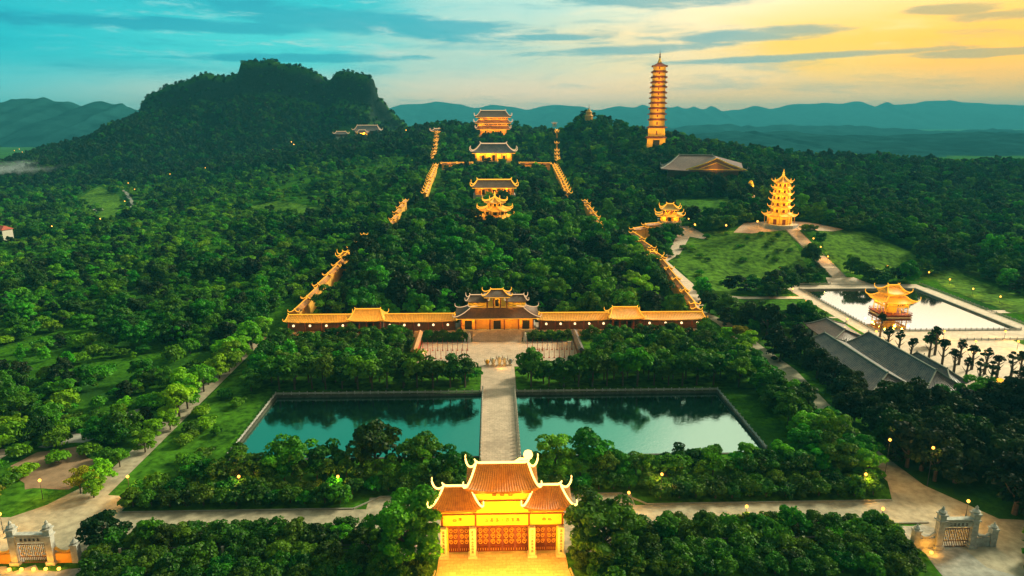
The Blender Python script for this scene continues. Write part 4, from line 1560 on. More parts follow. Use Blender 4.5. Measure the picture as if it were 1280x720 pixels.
r2 = MB().roof(ev, tp, 13.0, 4.2, 1.2, 8, 5, 1.6, .4).build('upper_roof', 'tile_lit_gold', wp)
add_ridges(r2, 'lit_ridge', 'led_gold', ev, tp, 13.0, 4.2, 1.2, .28, 1.6, 1.5)
for x, y in ((-6, -6), (6, -6), (0, -6), (-6, 0), (-6, 6)):
    light(wp, (x, y, 6.8), 700, WARM, .3)
for x, y in ((-4, -13.5), (5, -13.5), (-13.5, -4), (-13.5, 5)):
    light(wp, (x, y, 10.2), 1500, WARM, .5)
    light(wp, (x, y, 3), 500, WARM, .5)
light(wp, (-4, -9, 18.5), 1300, WARM, .4)
light(wp, (4, -9, 18.5), 1300, WARM, .4)

wp.scale = (.70, .70, .78)

# tiled halls beside the plaza of pollarded trees
def long_hall(label, cx, y0, y1, w, eave_z, ridge_z, tilem, over=1.2):
    t = thing('tiled_hall', label, 'hall', (cx, (y0 + y1) / 2, 0), 0, 'long grey tiled halls at right')
    L = y1 - y0
    MB().box(0, 0, 0, w - 2 * over, L - 2, eave_z - .05).build('wall', 'plaster', t)
    ev = [(-w / 2, -L / 2), (w / 2, -L / 2), (w / 2, L / 2), (-w / 2, L / 2)]
    tp = [(0, -L / 2 + 7), (0, -L / 2 + 7), (0, L / 2 - 1), (0, L / 2 - 1)]
    r = MB().roof(ev, tp, eave_z, ridge_z - eave_z, .5, 8, 5, 1.15, .3).build('roof', tilem, t)
    add_ridges(r, 'ridge', 'kerb', ev, tp, eave_z, ridge_z - eave_z, .5, .26, 1.15, .7)
    vm = MB()
    for i in range(int(L / 5)):
        for s in (-1, 1):
            vm.box(s * (w / 2 - over), -L / 2 + 3.5 + i * 5, 1.2, .1, 1.8, 2.0)
    vm.build('windows', 'dark_opening', t)
    return t


long_hall('left of the two long grey tiled halls, beside the dark trees', 125, 196, 247, 17.5, 4.8, 9.0, 'tile_slate')
long_hall('middle long grey tiled hall with the tallest ridge, next to the plaza', 141.5, 197, 246, 15.2, 4.6, 9.4, 'tile_slate')
long_hall('short low tiled annex between the middle hall and the pollarded trees', 152.2, 207, 232, 6.0, 3.6, 6.0, 'tile_slate', .6)
long_hall('small purple roofed annex behind the two long tiled halls', 138, 248.5, 272, 17, 4.2, 7.2, 'tile_mauve')
clear(R(113, 156, 196, 275))

# temple halls on the mountain's foot
p = on(460, 173, 4)
Z0 = float(terr(p[0], p[1]))
far_hall('hillside_temple', 'blue roofed hall with pale ridges on the foot of the dark mountain', 'temple hall', (p[0], p[1], atY(460, 163.5, p[1])[2] - 6), [(38, 18, 6, 4, 9, 34, 1.6)], 'brown_wood', 'tile_slate', 'led_dim', 0, 6, 1.8, .3, 5, 0)
far_hall('hillside_gatehouse', 'small gatehouse with a bright orange lit front on the foot of the mountain', 'gatehouse', (*atY(453, 168, p[1] - 26)[:2], atY(453, 168, p[1] - 26)[2] - 3.5), [(15, 9, 6, 2, 4.5, 10, 1.2)], 'gold_wall', 'tile_slate', 'led_dim', 0, 9, 1.5, .3, 3, 9000, doors='lit_window')
for dx, dy, lab in ((-42, -14, 'pale edged low roof left of the blue hillside hall'), (42, -6, 'pale edged low roof right of the blue hillside hall')):
    far_hall('hillside_annex', lab, 'temple hall', (p[0] + dx, p[1] + dy, float(terr(p[0] + dx, p[1] + dy)) + 4), [(20, 10, 4, 2.5, 4.5, 15, 1.2)], 'brown_wood', 'tile_slate', 'led_dim', rad(10 if dx < 0 else -8), 6, 1.6, .3, 3, 0)
clear([(p[0] - 56, p[1] - 72), (p[0] + 56, p[1] - 72), (p[0] + 50, p[1] + 16), (p[0] - 50, p[1] + 16)])

# little house at the left edge
p = on(6, 300)
hs = thing('village_house', 'small cream house with a red roof at the left edge above the scrub', 'house', (p[0], p[1], float(terr(p[0], p[1]))), rad(-20))
MB().box(0, 0, -1, 9.5, 8, 9.5).build('wall', 'plaster', hs)
MB().roof(rect(10.6, 9.4), ridge_top(4), 8.5, 2.8, 0, 4, 3, 1.0, .3).build('roof', 'red_roof', hs)
MB().box(2.6, -4.05, 4.8, 3.0, .12, 2.4).box(-2.4, -4.05, 1.2, 1.6, .12, 2.2).build('windows', 'dark_opening', hs)
MB().box(2.6, -5.0, 4.3, 4.4, 2.0, .3).build('balcony', 'plaster', hs)
clear(R(p[0] - 12, p[0] + 14, p[1] - 62, p[1] + 8))

# low stone gates at both ends of the front garden
def side_gate(x, label, lit):
    t = thing('stone_gate', label, 'gate', (x, 125, 0), 0, 'stone side gates')
    m_ = 'stone'
    for s in (-1, 1):
        MB().box(s * 3.6, 0, 0, 1.9, 1.9, .7).box(s * 3.6, 0, .7, 1.3, 1.3, 5.6).box(s * 3.6, 0, 6.3, 1.8, 1.8, .35).box(s * 3.6, 0, 6.65, 1.3, 1.3, 1.1).box(s * 3.6, 0, 7.75, 1.7, 1.7, .3).lathe([(.6, 8.05), (.85, 8.5), (.3, 9.0), (.35, 9.3), (.05, 9.8)], 8, (s * 3.6, 0)).build('tall_pillar', m_, t)
        MB().box(s * 8.3, .3, 0, 1.3, 1.3, 3.9).box(s * 8.3, .3, 3.9, 1.6, 1.6, .3).lathe([(.55, 4.2), (.75, 4.6), (.25, 5.1), (.05, 5.7)], 8, (s * 8.3, .3)).build('low_pillar', m_, t)
        sw = MB().prism([(s * 4.3, -.1), (s * 7.6, -.1), (s * 7.6, .5), (s * 4.3, .5)] if s > 0 else [(-7.6, -.1), (-4.3, -.1), (-4.3, .5), (-7.6, .5)], 0, 2.2)
        sw.tube([(s * 4.3, .2, 3.4), (s * 5.2, .2, 2.6), (s * 6.6, .2, 2.4), (s * 7.6, .2, 3.0)], .3, 5)
        sw.build('wing_wall', 'ochre_wall' if lit else 'stone', t)  # lit gate: golden floodlight put into the wing colour as ochre
    lt = MB().box(0, 0, 5.0, 5.9, .9, 1.3).box(0, 0, 6.5, 5.9, 1.2, .35).build('lintel', m_, t)
    gm = MB()
    glyphs(gm, 0, -.48, 5.65, 4.2, .9, 5)
    gm.build('inscription', 'inscription', lt)
    for s in (-1, 1):
        d = MB()
        for k in range(8):
            d.box(s * (.2 + k * .37), 0, .1, .1, .1, 4.4)
        for zq in (.1, 1.4, 4.3):
            d.box(s * 1.45, 0, zq, 2.8, .12, .18)
        dd = d.build('gate_leaf', 'brown_wood', t)
        sc = MB()
        for q in (.8, 2.1):
            for zc in (2.2, 3.5):
                sc.tube([(s * q + .45 * math.cos(a), -.08, zc + .5 * math.sin(a)) for a in np.linspace(0, 5.5, 10)], .07, 4)
        sc.build('scrollwork', 'gilding', dd)
    if lit:
        for s in (-1, 1):
            light(t, (s * 3.6, -2.4, .8), 320, WARM, .3)
            light(t, (s * 1.2, -2.6, .8), 200, WARM, .3)
            light(t, (s * 6.2, -2.4, .8), 160, WARM, .3)
        f0 = None
        for xx in (-6.2, -3.6, -1.2, 1.2, 3.6, 6.2):
            f = MB().box(xx, -2.4, .05, .5, .4, .5).build('floodlight', 'lamp_glow', t)
    else:
        light(t, (-6.2, -2.2, 1.0), 420, WARM, .3)
        light(t, (0, 3, 3), 160, WARM, .3)
        MB().box(-6.2, -2.2, .05, .5, .4, .5).build('floodlight', 'lamp_glow', t)
    return t


side_gate(-95.6, 'stone gate lit gold from below with four pillars at the lower left corner', True)
side_gate(95.8, 'grey stone gate with four carved pillars at the lower right corner', False)

# perimeter fences between the gates
for x0, x1, lab in ((-86, -16, 'low dark fence with pale posts in the shrubs left of the main gate'), (15, 85, 'low dark fence with pale posts in the shrubs right of the main gate')):
    t = thing('perimeter_fence', lab, 'fence', (x0, 126.3, 0))
    p0 = None
    rb = MB()
    n = round((x1 - x0) / 7)
    for i in range(n + 1):
        x = (x1 - x0) * i / n
        if p0 is None:
            p0 = MB().box(0, 0, 0, .4, .4, 2.1).box(0, 0, 2.1, .5, .5, .12).build('post', 'pale_stone', t)
            p0.location = (x, 0, 0)
        else:
            copy_child(p0, t, (x, 0, 0))
    for zq in (.4, 1.2, 2.0):
        rb.box((x1 - x0) / 2, 0, zq, x1 - x0, .08, .1)
    k = 0.3
    while k < x1 - x0:
        rb.box(k, 0, .2, .05, .05, 2.1)
        k += .45
    rb.build('railings', 'dark_metal', t)

# plaza furniture
for s in (-1, 1):
    t = thing('flank_wall', 'short tiled %s screen wall along the %s side of the plaza' % (('red', 'left') if s < 0 else ('dark', 'right')), 'wall', (s * 31.3, 254, 0))
    MB().box(0, 0, 0, .8, 23, 4.4).build('wall', 'red_paint' if s < 0 else 'brown_wood', t)
    MB().roof([(-1.2, -12.2), (1.2, -12.2), (1.2, 12.2), (-1.2, 12.2)], [(0, -11.8), (0, -11.8), (0, 11.8), (0, 11.8)], 4.4, 1.1, .3, 6, 3, 1.1, .15).build('coping', 'tile_orange' if s < 0 else 'tile_slate', t)
    if s < 0:
        light(t, (2.2, 0, .8), 300, (1, .35, .1), .3)
pole = None
for s in (-1, 1):
    for r in range(2):
        for i in range(10):
            x, y = s * (11.8 + i * 1.95), 246 + r * 9.5
            if pole is None:
                pole = thing('flag_pole', 'slender dark pole in the rows standing across the plaza', 'pole', (x, y, .05), 0, 'poles in rows on the plaza')
                MB().box(0, 0, 0, .55, .55, .3).build('foot', 'red_paint', pole)
                MB().lathe([(.12, .3), (.07, 4.2)], 6).build('shaft', 'red_paint', pole)
                tag(pole, ('slender dark pole in the two rows on the left side of the plaza'))
            else:
                dup(pole, (x, y, .05), 0, 1, 'slender dark pole in the two rows on the %s side of the plaza' % ('left' if s < 0 else 'right'))
URN = ['leftmost', 'second from the left', 'middle and tallest', 'fourth from the left', 'rightmost']
for k, (x, h, m_) in enumerate(((-3.9, 2.2, 'gilding'), (-1.7, 2.9, 'pale_stone'), (.6, 3.6, 'pale_stone'), (2.6, 3.2, 'pale_stone'), (4.6, 2.4, 'blue_stone'))):
    u = thing('altar_urn', 'carved urn, %s of the five in front of the plaza' % URN[k], 'urn', (x, 238.6, .06), 0, 'urns between the bridge and the plaza')
    MB().box(0, 0, 0, 1.3, 1.3, .5).build('plinth', 'pale_stone', u)
    MB().lathe([(.4, .5), (.5, .7), (.8, h * .4), (.85, h * .6), (.5, h * .8), (.7, h * .88), (.1, h)], 10).build('bowl', m_, u, True)
    MB().tube([(-.8, 0, h * .6), (-1.1, 0, h * .85), (-.9, 0, h * 1.15)], [.14, .12, .05], 5).tube([(.8, 0, h * .6), (1.1, 0, h * .85), (.9, 0, h * 1.15)], [.14, .12, .05], 5).build('handles', 'brown_wood', u)
light(u, (-3.5, -3.5, 1.5), 330, WARM, .3)


def person(label, x, y, z, mt, mb_, rz=0.0):
    me = bpy.data.meshes.new('person')
    V = [(0, 0, .95), (0, 0, 1.2), (0, 0, 1.42), (0, .01, 1.52), (0, -.01, 1.64), (.1, 0, .9), (.11, -.02, .5), (.12, .02, .06), (-.1, 0, .9), (-.11, .04, .5), (-.12, .02, .06),
         (.2, 0, 1.38), (.25, .02, 1.1), (.22, -.06, .85), (-.2, 0, 1.38), (-.25, .02, 1.1), (-.22, -.06, .85), (.12, -.12, .04), (-.12, -.12, .04), (0, -.01, 1.74)]
    E = [(0, 1), (1, 2), (2, 3), (3, 4), (4, 19), (0, 5), (5, 6), (6, 7), (0, 8), (8, 9), (9, 10), (2, 11), (11, 12), (12, 13), (2, 14), (14, 15), (15, 16), (7, 17), (10, 18)]
    Rr = [.16, .15, .15, .06, .1, .1, .07, .05, .1, .07, .05, .07, .05, .04, .07, .05, .04, .04, .04, .07]
    me.from_pydata(V, E, [])
    o = bpy.data.objects.new('person', me)
    COL.objects.link(o)
    o.location, o.rotation_euler = (x, y, z), (0, 0, rz)
    sk = o.modifiers.new('skin', 'SKIN')
    for v, r in zip(me.skin_vertices[0].data, Rr):
        v.radius = (r, r)
    me.skin_vertices[0].data[0].use_root = True
    o.modifiers.new('sub', 'SUBSURF').levels = 1
    me.materials.append(MATS[mt])
    tag(o, label, 'person')
    MB().lathe([(.1, 1.66), (.12, 1.74), (.09, 1.83), (.02, 1.86)], 8).build('hair', 'inscription', o)
    MB().lathe([(.26, .45), (.22, .9), (.2, 1.2), (.22, 1.4), (.1, 1.47)], 10).build('robe', mb_, o)
    return o


person('person in a white robe standing left of the inner gate steps', -13.2, 265.5, .06, 'skin', 'white_cloth')
person('person in orange among the poles, left one of the two', 16.2, 252.3, .06, 'skin', 'orange_cloth', .4)
person('person in orange among the poles, right one of the two', 17.6, 253.2, .06, 'skin', 'orange_cloth', -.5)

# ------------------------------------------------------------------ trees
def crown_arrays(seed, rx, rz, zc, nclump, nleaf, size, clump_r, flat=0.35, inner=0.25):
    """leaf-sized faces gathered in clumps through the volume of an uneven crown"""
    r = np.random.RandomState(seed)
    d = r.normal(size=(nclump, 3))
    d /= np.linalg.norm(d, axis=1)[:, None]
    d[:, 2] = np.where(d[:, 2] < -flat, -d[:, 2] * .6, d[:, 2])
    rad_ = 0.35 + 0.65 * r.rand(nclump) ** 0.5
    lob = 0.82 + 0.36 * r.rand(nclump)
    C = d * (rad_ * lob)[:, None] * np.array([rx, rx, rz]) + np.array([0, 0, zc])
    ctint = r.rand(nclump)
    k = r.randint(0, nclump, nleaf)
    ld = r.normal(size=(nleaf, 3))
    ld /= np.linalg.norm(ld, axis=1)[:, None]
    ld[:, 2] = np.where(ld[:, 2] < -.2, -ld[:, 2], ld[:, 2])
    cr = clump_r * (0.7 + .6 * r.rand(nclump))
    P = C[k] + ld * (cr[k] * (1 - inner * r.rand(nleaf)))[:, None] * np.array([1, 1, .72])
    N = ld + r.normal(size=(nleaf, 3)) * .55 + np.array([0, 0, .35])
    N /= np.linalg.norm(N, axis=1)[:, None]
    a = np.cross(N, r.normal(size=(nleaf, 3)))
    a /= np.linalg.norm(a, axis=1)[:, None] + 1e-9
    b = np.cross(N, a)
    s = size * (0.6 + 0.8 * r.rand(nleaf))[:, None] * .5
    V = np.stack([P - a * s - b * s * .7, P + a * s - b * s * .5, P + a * s * .8 + b * s, P - a * s * .6 + b * s * .8], 1).reshape(-1, 3)
    q = np.arange(nleaf * 4).reshape(-1, 4)
    tint = np.clip(ctint[k] * .75 + r.rand(nleaf) * .35 - .05, 0, 1)
    return V, q, tint


def trunk_mesh(name, h, r, seed, limbs=4, spread=2.0):
    rr = random.Random(seed)
    m_ = MB()
    m_.tube([(0, 0, -.6), (rr.uniform(-.1, .1), 0, h * .5), (rr.uniform(-.25, .25), rr.uniform(-.25, .25), h)], [r * 1.25, r, r * .55], 6)
    for k in range(limbs):
        a = 2 * math.pi * (k + rr.random() * .6) / limbs
        z = h * rr.uniform(.5, .85)
        m_.tube([(0, 0, z), (math.cos(a) * spread * .5, math.sin(a) * spread * .5, z + spread * .45), (math.cos(a) * spread, math.sin(a) * spread, z + spread * 1.1)], [r * .5, r * .34, r * .14], 5)
    me = bpy.data.meshes.new(name)
    me.from_pydata(m_.v, [], m_.f)
    me.materials.append(MATS['bark'])
    return me


KINDS = {}


def kind(key, crowns, leafs, trunk):
    KINDS[key] = ([(np_mesh('crown', *c[:2], leafs[i % len(leafs)], False, False, c[2])) for i, c in enumerate(crowns)], trunk)


# sizes are for a tree of unit plan: crown about 5 m in radius
kind('broad', [crown_arrays(100 + i, 4.1, 3.6, 4.3 + .3 * (i % 2), 30, 3600, .52, 1.45, .75) for i in range(5)], ['leaf_deep', 'leaf_mid', 'leaf_deep', 'leaf_mid', 'leaf_deep'], trunk_mesh('trunk', 4, .3, 1, 5, 2.0))
kind('lime', [crown_arrays(130 + i, 3.6, 3.7, 4.2, 28, 3000, .52, 1.3, .8) for i in range(3)], ['leaf_lime'], trunk_mesh('trunk', 4, .25, 2, 5, 1.8))
kind('golden', [crown_arrays(140, 3.8, 3.2, 4.6, 30, 2000, .45, 1.2, .6)], ['leaf_gold'], trunk_mesh('trunk', 4.5, .25, 3, 6, 2.4))
kind('dark', [crown_arrays(150 + i, 4.1, 4.3, 4.8, 32, 3600, .52, 1.45, .8) for i in range(3)], ['leaf_dark'], trunk_mesh('trunk', 5, .35, 4, 5, 2.2))
kind('round', [crown_arrays(160 + i, 1.75, 1.5, 3.2, 18, 1200, .34, .8, .7) for i in range(4)], ['leaf_clipped', 'leaf_deep', 'leaf_clipped', 'leaf_mid'], trunk_mesh('trunk', 3.2, .13, 5, 3, .8))
kind('shrub', [crown_arrays(170 + i, 1.55, 1.25, 1.25, 26, 1900, .26, .66, .5) for i in range(4)], ['leaf_clipped', 'leaf_deep', 'leaf_clipped', 'leaf_clipped'], trunk_mesh('stem', .8, .12, 6, 3, .6))
kind('giant', [crown_arrays(180, 4.9, 5.6, 6.0, 70, 12000, .42, 1.35, .9)], ['leaf_mid'], trunk_mesh('trunk', 6, .45, 7, 6, 2.8))
kind('bush', [crown_arrays(190 + i, 2.6, 1.5, 1.4, 20, 1300, .5, 1.1, .2) for i in range(3)], ['leaf_scrub', 'leaf_mid', 'leaf_scrub'], trunk_mesh('stem', .8, .15, 8, 3, .9))
kind('pollard', [crown_arrays(200 + i, 1.0, 1.5, 4.6, 9, 260, .38, .5) for i in range(3)], ['leaf_dark'], trunk_mesh('trunk', 4.8, .26, 9, 6, 1.1))
NAMES = {'broad': ('broadleaf_tree', 'tree', 'trunk'), 'lime': ('yellow_green_tree', 'tree', 'trunk'), 'golden': ('golden_tree', 'tree', 'trunk'), 'dark': ('dark_tree', 'tree', 'trunk'),
         'round': ('round_tree', 'round tree', 'trunk'), 'shrub': ('clipped_shrub', 'shrub', 'stem'), 'giant': ('large_tree', 'tree', 'trunk'), 'bush': ('bush', 'bush', 'stem'), 'pollard': ('pollarded_tree', 'pollard', 'trunk')}
INDIV = []


def plant(key, x, y, scale, label, group=None, z=None, sz=None, var=None):
    crowns, trunk = KINDS[key]
    nm_, cat, tr_ = NAMES[key]
    z = float(terr(x, y)) if z is None else z
    t = thing(nm_, label, cat, (x, y, z), random.uniform(0, 6.28), group)
    t.scale = (scale, scale, scale * (sz or random.uniform(.88, 1.15)))
    c = bpy.data.objects.new('crown', crowns[random.randrange(len(crowns)) if var is None else var])
    COL.objects.link(c)
    c.parent = t
    s = bpy.data.objects.new(tr_, trunk)
    COL.objects.link(s)
    s.parent = t
    INDIV.append((key, x, y, scale))
    return t


def row(key, x0, y0, x1, y1, n, sc, label, group, jit=.35, sz=None):
    for i in range(n):
        f = (i + .5) / n
        plant(key, x0 + (x1 - x0) * f + random.uniform(-jit, jit), y0 + (y1 - y0) * f + random.uniform(-jit, jit), sc * random.uniform(.88, 1.14), label, group, None, sz)


# the two big trees flanking the main gate
plant('giant', -19.0, 123, 1.36, 'big dense round tree just left of the main gate', None, var=0)
plant('giant', 20.4, 122.5, 1.34, 'big dense round tree just right of the main gate', None, var=0)
for x, y in ((-16.5, 117.5), (-19.5, 116), (-23, 118), (18.5, 117), (22, 116), (25.5, 118), (16.2, 120.2), (19.3, 119.3), (16, 123.5), (-15.6, 120.2), (-18.8, 119.2), (-22.5, 120), (24, 120.5), (-27, 128.5), (29.5, 128.5)):
    plant('shrub', x, y, 1.3, 'rounded shrub at the foot of the big trees flanking the main gate', 'shrubs under the flanking trees')
plant('dark', -84, 130.5, .95, 'dark spiky tree at the left end of the front garden strip', None)
# front garden strip
for x0, x1, side in ((-78, -22, 'left'), (23.5, 85, 'right')):
    n = round((x1 - x0) / 4.7)
    for yy, sc, wh in ((132.0, 1.4, 'roadside'), (129.2, 1.6, 'second'), (123.4, 1.5, 'third'), (120.2, 1.45, 'fourth'), (117.2, 1.4, 'nearest')):
        xa = x0 - (6 if yy < 130 and x0 < 0 else 0)
        row('shrub', xa, yy, x1, yy, n, sc, 'rounded shrub in the %s row of the garden strip %s of the main gate' % (wh, side), 'shrub rows of the front garden', .7)
    for k in range(7):
        f = (k + .5) / 7
        plant('round', x0 + (x1 - x0) * f + random.uniform(-2, 2), 129.7, random.uniform(1.0, 1.3), 'small round tree among the shrubs of the garden strip %s of the main gate' % side, 'round trees of the front garden')
for k in range(8):
    plant('bush', 40 + k * 6.2, 129.5 + random.uniform(-2, 1), random.uniform(1.1, 1.4), 'loose green bush in the shrubs of the right garden strip', 'bushes of the right garden strip')
# hedge rows behind the road
for s, side in ((-1, 'left'), (1, 'right')):
    xo = 88 if s < 0 else 92
    row('shrub', s * 36, 145.9, s * xo, 145.9, 13, 1.55, 'rounded shrub in the hedge row behind the cross road, %s part' % side, 'hedge rows behind the cross road', .4)
    row('shrub', s * 34, 149.3, s * xo, 149.3, 13, 1.55, 'rounded shrub in the second hedge row behind the cross road, %s part' % side, 'hedge rows behind the cross road', .4)
    row('shrub', s * 8.5, 150.6, s * 33, 150.6, 7, 1.45, 'rounded shrub in the hedge just behind the main gate, %s of the bridge' % side, 'hedge rows behind the cross road', .3)
    row('round', s * 10, 154.0, s * 78, 154.0, 18, 1.2, 'small round tree behind the hedge on the %s of the bridge' % side, 'round trees before the ponds', .9)
# trees between road and ponds
for x, y, sc, lab in ((-20, 159, 1.25, 'dark broad tree beside the bridge at the pond left of it'), (-32, 160, 1.5, 'tallest dark tree in front of the left pond'), (-44, 159, 1.2, 'broad tree right of the bright crowned one before the left pond'),
                      (-53, 159, 1.35, 'broad bright topped tree before the left pond'), (-66, 158, 1.2, 'leftmost broad tree before the left pond'), (-12, 157, 1.1, 'tree nearest the bridge on its left side'),
                      (14, 158.5, 1.15, 'tree nearest the bridge on its right side'), (22, 160, 1.3, 'tall dark tree before the right pond near the bridge')):
    plant('broad', x, y, sc, lab)
for x in (30, 36, 42, 48, 54, 61, 68, 75, 82):
    plant('broad', x, 157.5 + random.uniform(-2.5, 3), random.uniform(.78, .98), 'medium tree in the line before the right pond', 'trees before the right pond', None, .85)
for x, sc in ((64, .8), (73, .75)):
    plant('lime', x, 161, sc, 'bright yellow green tree before the right pond, %s of two' % ('left' if x < 70 else 'right'), None)
for x, y in ((-70, 153), (-77, 156), (-60, 153.5), (-84, 152), (-79, 162)):
    plant('bush', x, y, 1.2, 'bush at the left end of the hedges before the left pond', 'bushes before the left pond')
# behind the ponds
for s, side in ((-1, 'left'), (1, 'right')):
    row('round', s * 9, 217, s * 76, 217, 13, 2.15, 'small round tree on a bare stem along the back of the %s pond' % side, 'round trees behind the ponds', .5)
    row('round', s * 34, 223, s * 80, 223, 11, 1.8, 'small round tree in the second row behind the %s pond' % side, 'round trees behind the ponds', .9)
    for k, x in enumerate((10.5, 15.5, 21, 26.5, 32)):
        plant('broad', s * x, 221 + random.uniform(-2, 4), random.uniform(.8, .98), 'leafy tree between the %s pond and the plaza' % side, 'trees between ponds and plaza', None, .85)
    for r in range(5):
        row('round', s * 35.5, 229 + r * 7.2, s * 86, 229 + r * 7.2, 8, 1.75, 'small round tree of the grove beside the plaza, %s side' % side, 'groves beside the plaza', 1.3)
    for k in range(6):
        plant('broad', s * (38 + k * 8), 238 + random.uniform(-7, 22), random.uniform(.85, 1.1), 'leafy tree in the grove beside the plaza, %s side' % side, 'leafy trees beside the plaza', None, .85)
    row('shrub', s * 13.5, 268.2, s * 31, 268.2, 5, 1.5, 'rounded shrub below the front gallery, %s of the inner gate' % side, 'hedges below the front gallery', .3)
    row('shrub', s * 34, 268.6, s * 86, 268.6, 11, 1.3, 'rounded shrub in the row below the outer front gallery, %s side' % side, 'hedges below the front gallery', .5)
# yellow-green avenue at left, trees along it
for y in (150, 157, 165, 173, 180, 187, 195, 202, 209, 216, 222, 228, 234, 240, 246, 252, 258, 264, 270, 277):
    plant('lime', -98.4 + random.uniform(-2.5, 2.2), y, (.66 if y < 190 else 1.08) * random.uniform(.8, 1.2), 'yellow green tree along the straight pale road at left', 'avenue at left')
plant('golden', -102, 152, .85, 'golden lamplit tree at the corner of the left road')
for y in (216, 224, 233, 243, 254):
    plant('broad', -84 + random.uniform(-3, 3), y, .85, 'broad green tree beyond the left end of the left pond', 'trees left of the ponds')
for k in range(12):
    plant('bush', random.uniform(-92, -77), random.uniform(165, 212), random.uniform(.7, 1.1), 'low bush on the lawn beside the left pond', 'bushes on the left lawn')
# right-hand belt
for y in (157, 166, 175, 185, 195, 205, 215, 225):
    plant('broad', 84 + random.uniform(-4, 4) + (y - 157) * .02, y, random.uniform(.9, 1.2), 'broad tree in the belt right of the right pond', 'belt of trees right of the ponds')
    plant('broad', 92 + random.uniform(-3, 3), y + 4, random.uniform(.95, 1.25), 'tall tree in the outer belt beside the right road', 'outer belt of trees beside the right road')
for x, y, sc in ((92, 152.5, 1.05), (90, 236, 1.0), (94, 246, 1.0), (99, 255, .95), (93, 262, .9), (88, 228, .9)):
    plant('lime', x, y, sc, 'yellow green tree at the corner of the right road' if y < 160 else 'yellow green tree along the upper right road', None if y < 160 else 'yellow green trees at right')
plant('golden', 98.5, 260, .9, 'pale golden tree beside the upper right road')
# dark wood at lower right
n_ = 0
rj = random.Random(5)
for gy in range(11):
    for gx in range(14):
        x, y = 108 + gx * 7.6 + rj.uniform(-2.4, 2.4), 128 + gy * 7.0 + rj.uniform(-2.4, 2.4)
        if (x < 116 and y < 150) or x > 114 + (y - 95) * 1.0 or (y > 190 and x < 150 and x > 113) or (y > 197):
            continue
        if y < 133:
            continue
        n_ += 1
        plant('dark' if rj.random() < .9 else 'broad', x, y, rj.uniform(.95, 1.5), 'dark tree of the dense wood below the tiled halls', 'dark wood at lower right')
for x, y in ((112, 118), (116, 114), (121, 117), (126, 113), (118, 122), (124, 121.5)):
    plant('bush', x, y - 4, 1.3, 'dense bush beside the lower right stone gate', 'bushes by the right stone gate')
for x, y in ((107, 115), (110, 118.5), (105, 111), (112, 122), (101, 108.5), (115, 126)):
    plant('bush', x, y, random.uniform(.8, 1.1), 'bright low bush at the lower right corner below the stone gate', 'bushes at the lower right corner')
for y in (202, 212, 222, 233, 243, 252):
    plant('dark', 110 + random.uniform(-2, 3), y, random.uniform(.9, 1.2), 'dark tree on the left side of the tiled halls', 'dark trees left of the tiled halls')
for y in (152, 159, 166, 173, 180, 187, 194):
    plant('dark', 107 + random.uniform(-1.5, 2) + max(0, (160 - y)) * .3, y, random.uniform(1.0, 1.25), 'dark tree along the right side of the right road', 'dark trees by the right road')
# park trees at right
for px, py, sc, lab in ((958, 420, 1.35, 'big dark round tree standing in the middle of the right lawn'), (965, 372, .85, 'dark tree at the near corner of the pale path by the pond'), (886, 392, 1.0, 'dark tree left of the right lawn, against the gallery end'),
                        (905, 408, .9, 'dark tree in front of the gallery end by the right lawn'), (1000, 445, 1.1, 'dark tree behind the purple annex roof'), (975, 452, 1.0, 'dark tree between the lawn and the tiled halls')):
    q = at(px, py)
    plant('dark', q[0], q[1], sc, lab)
q = at(925, 430)
plant('golden', q[0], q[1], .95, 'thin golden green tree on the lower right lawn')
q = at(1152, 428)
plant('broad', q[0], q[1] - 6, .62, 'small green tree standing on the terrace among the pollards', None, .05)
for k, (px, py) in enumerate([(1108, 440), (1122, 445), (1137, 452), (1160, 452), (1176, 463), (1191, 470), (1206, 477), (1222, 487), (1236, 494), (1256, 502), (1270, 498), (1278, 520), (1245, 474), (1262, 478), (1274, 470), (1214, 462), (1230, 468), (1168, 444), (1198, 456)]):
    q = at(px, py)
    plant('pollard', q[0], q[1], random.uniform(1.3, 1.8), 'nearly bare pollarded tree on the pale plaza at right', 'pollarded trees on the right plaza', .05)
q = at(1083, 432)
b0 = plant('pollard', 160, 268, 1.5, 'bare branching tree at the near left corner of the bright pond', None, .06)
for k, (px, py) in enumerate([(1010, 388), (1014, 392), (1021, 395), (1028, 400)]):
    q = at(px, py)
    plant('round', q[0] - 1, q[1], .5, 'small dark potted tree on the walk left of the bright pond', 'potted trees by the bright pond', .06)
for k in range(26):
    for _ in range(30):
        x, y = random.uniform(105, 190), random.uniform(355, 460)
        if inside(NOTREE[[i for i, p in enumerate(NOTREE) if p is not None][0]], x, y): continue
        if inside(np.array(LAWN_A), x, y): break
    plant('bush', x, y, random.uniform(.45, .95), 'low bush scattered on the sloping lawn left of the long stair', 'bushes on the sloping lawn')
# stray trees and bushes at lower left
for x, y, k_ in ((-122, 156, 'bush'), (-128, 153, 'bush'), (-135, 160, 'lime'), (-141, 152, 'bush'), (-131, 148, 'bush'), (-121, 149, 'golden'), (-126, 183, 'bush'), (-118, 190, 'broad'), (-138, 186, 'lime'), (-150, 188, 'bush'), (-145, 196, 'bush'), (-111, 172, 'bush'), (-117, 168, 'bush'), (-124, 178, 'bush'), (-129, 171, 'bush'), (-130, 163, 'bush'), (-121, 161, 'bush'), (-108, 179, 'bush'), (-114, 183, 'bush'), (-104.5, 168, 'bush')):
    plant(k_, x, y, .6 if k_ in ('lime', 'golden', 'broad') else 1.0, 'small %s in the rough ground beside the earth yard at left' % {'bush': 'bush', 'lime': 'yellow green tree', 'golden': 'golden tree', 'broad': 'broad tree'}[k_], 'rough ground at lower left')

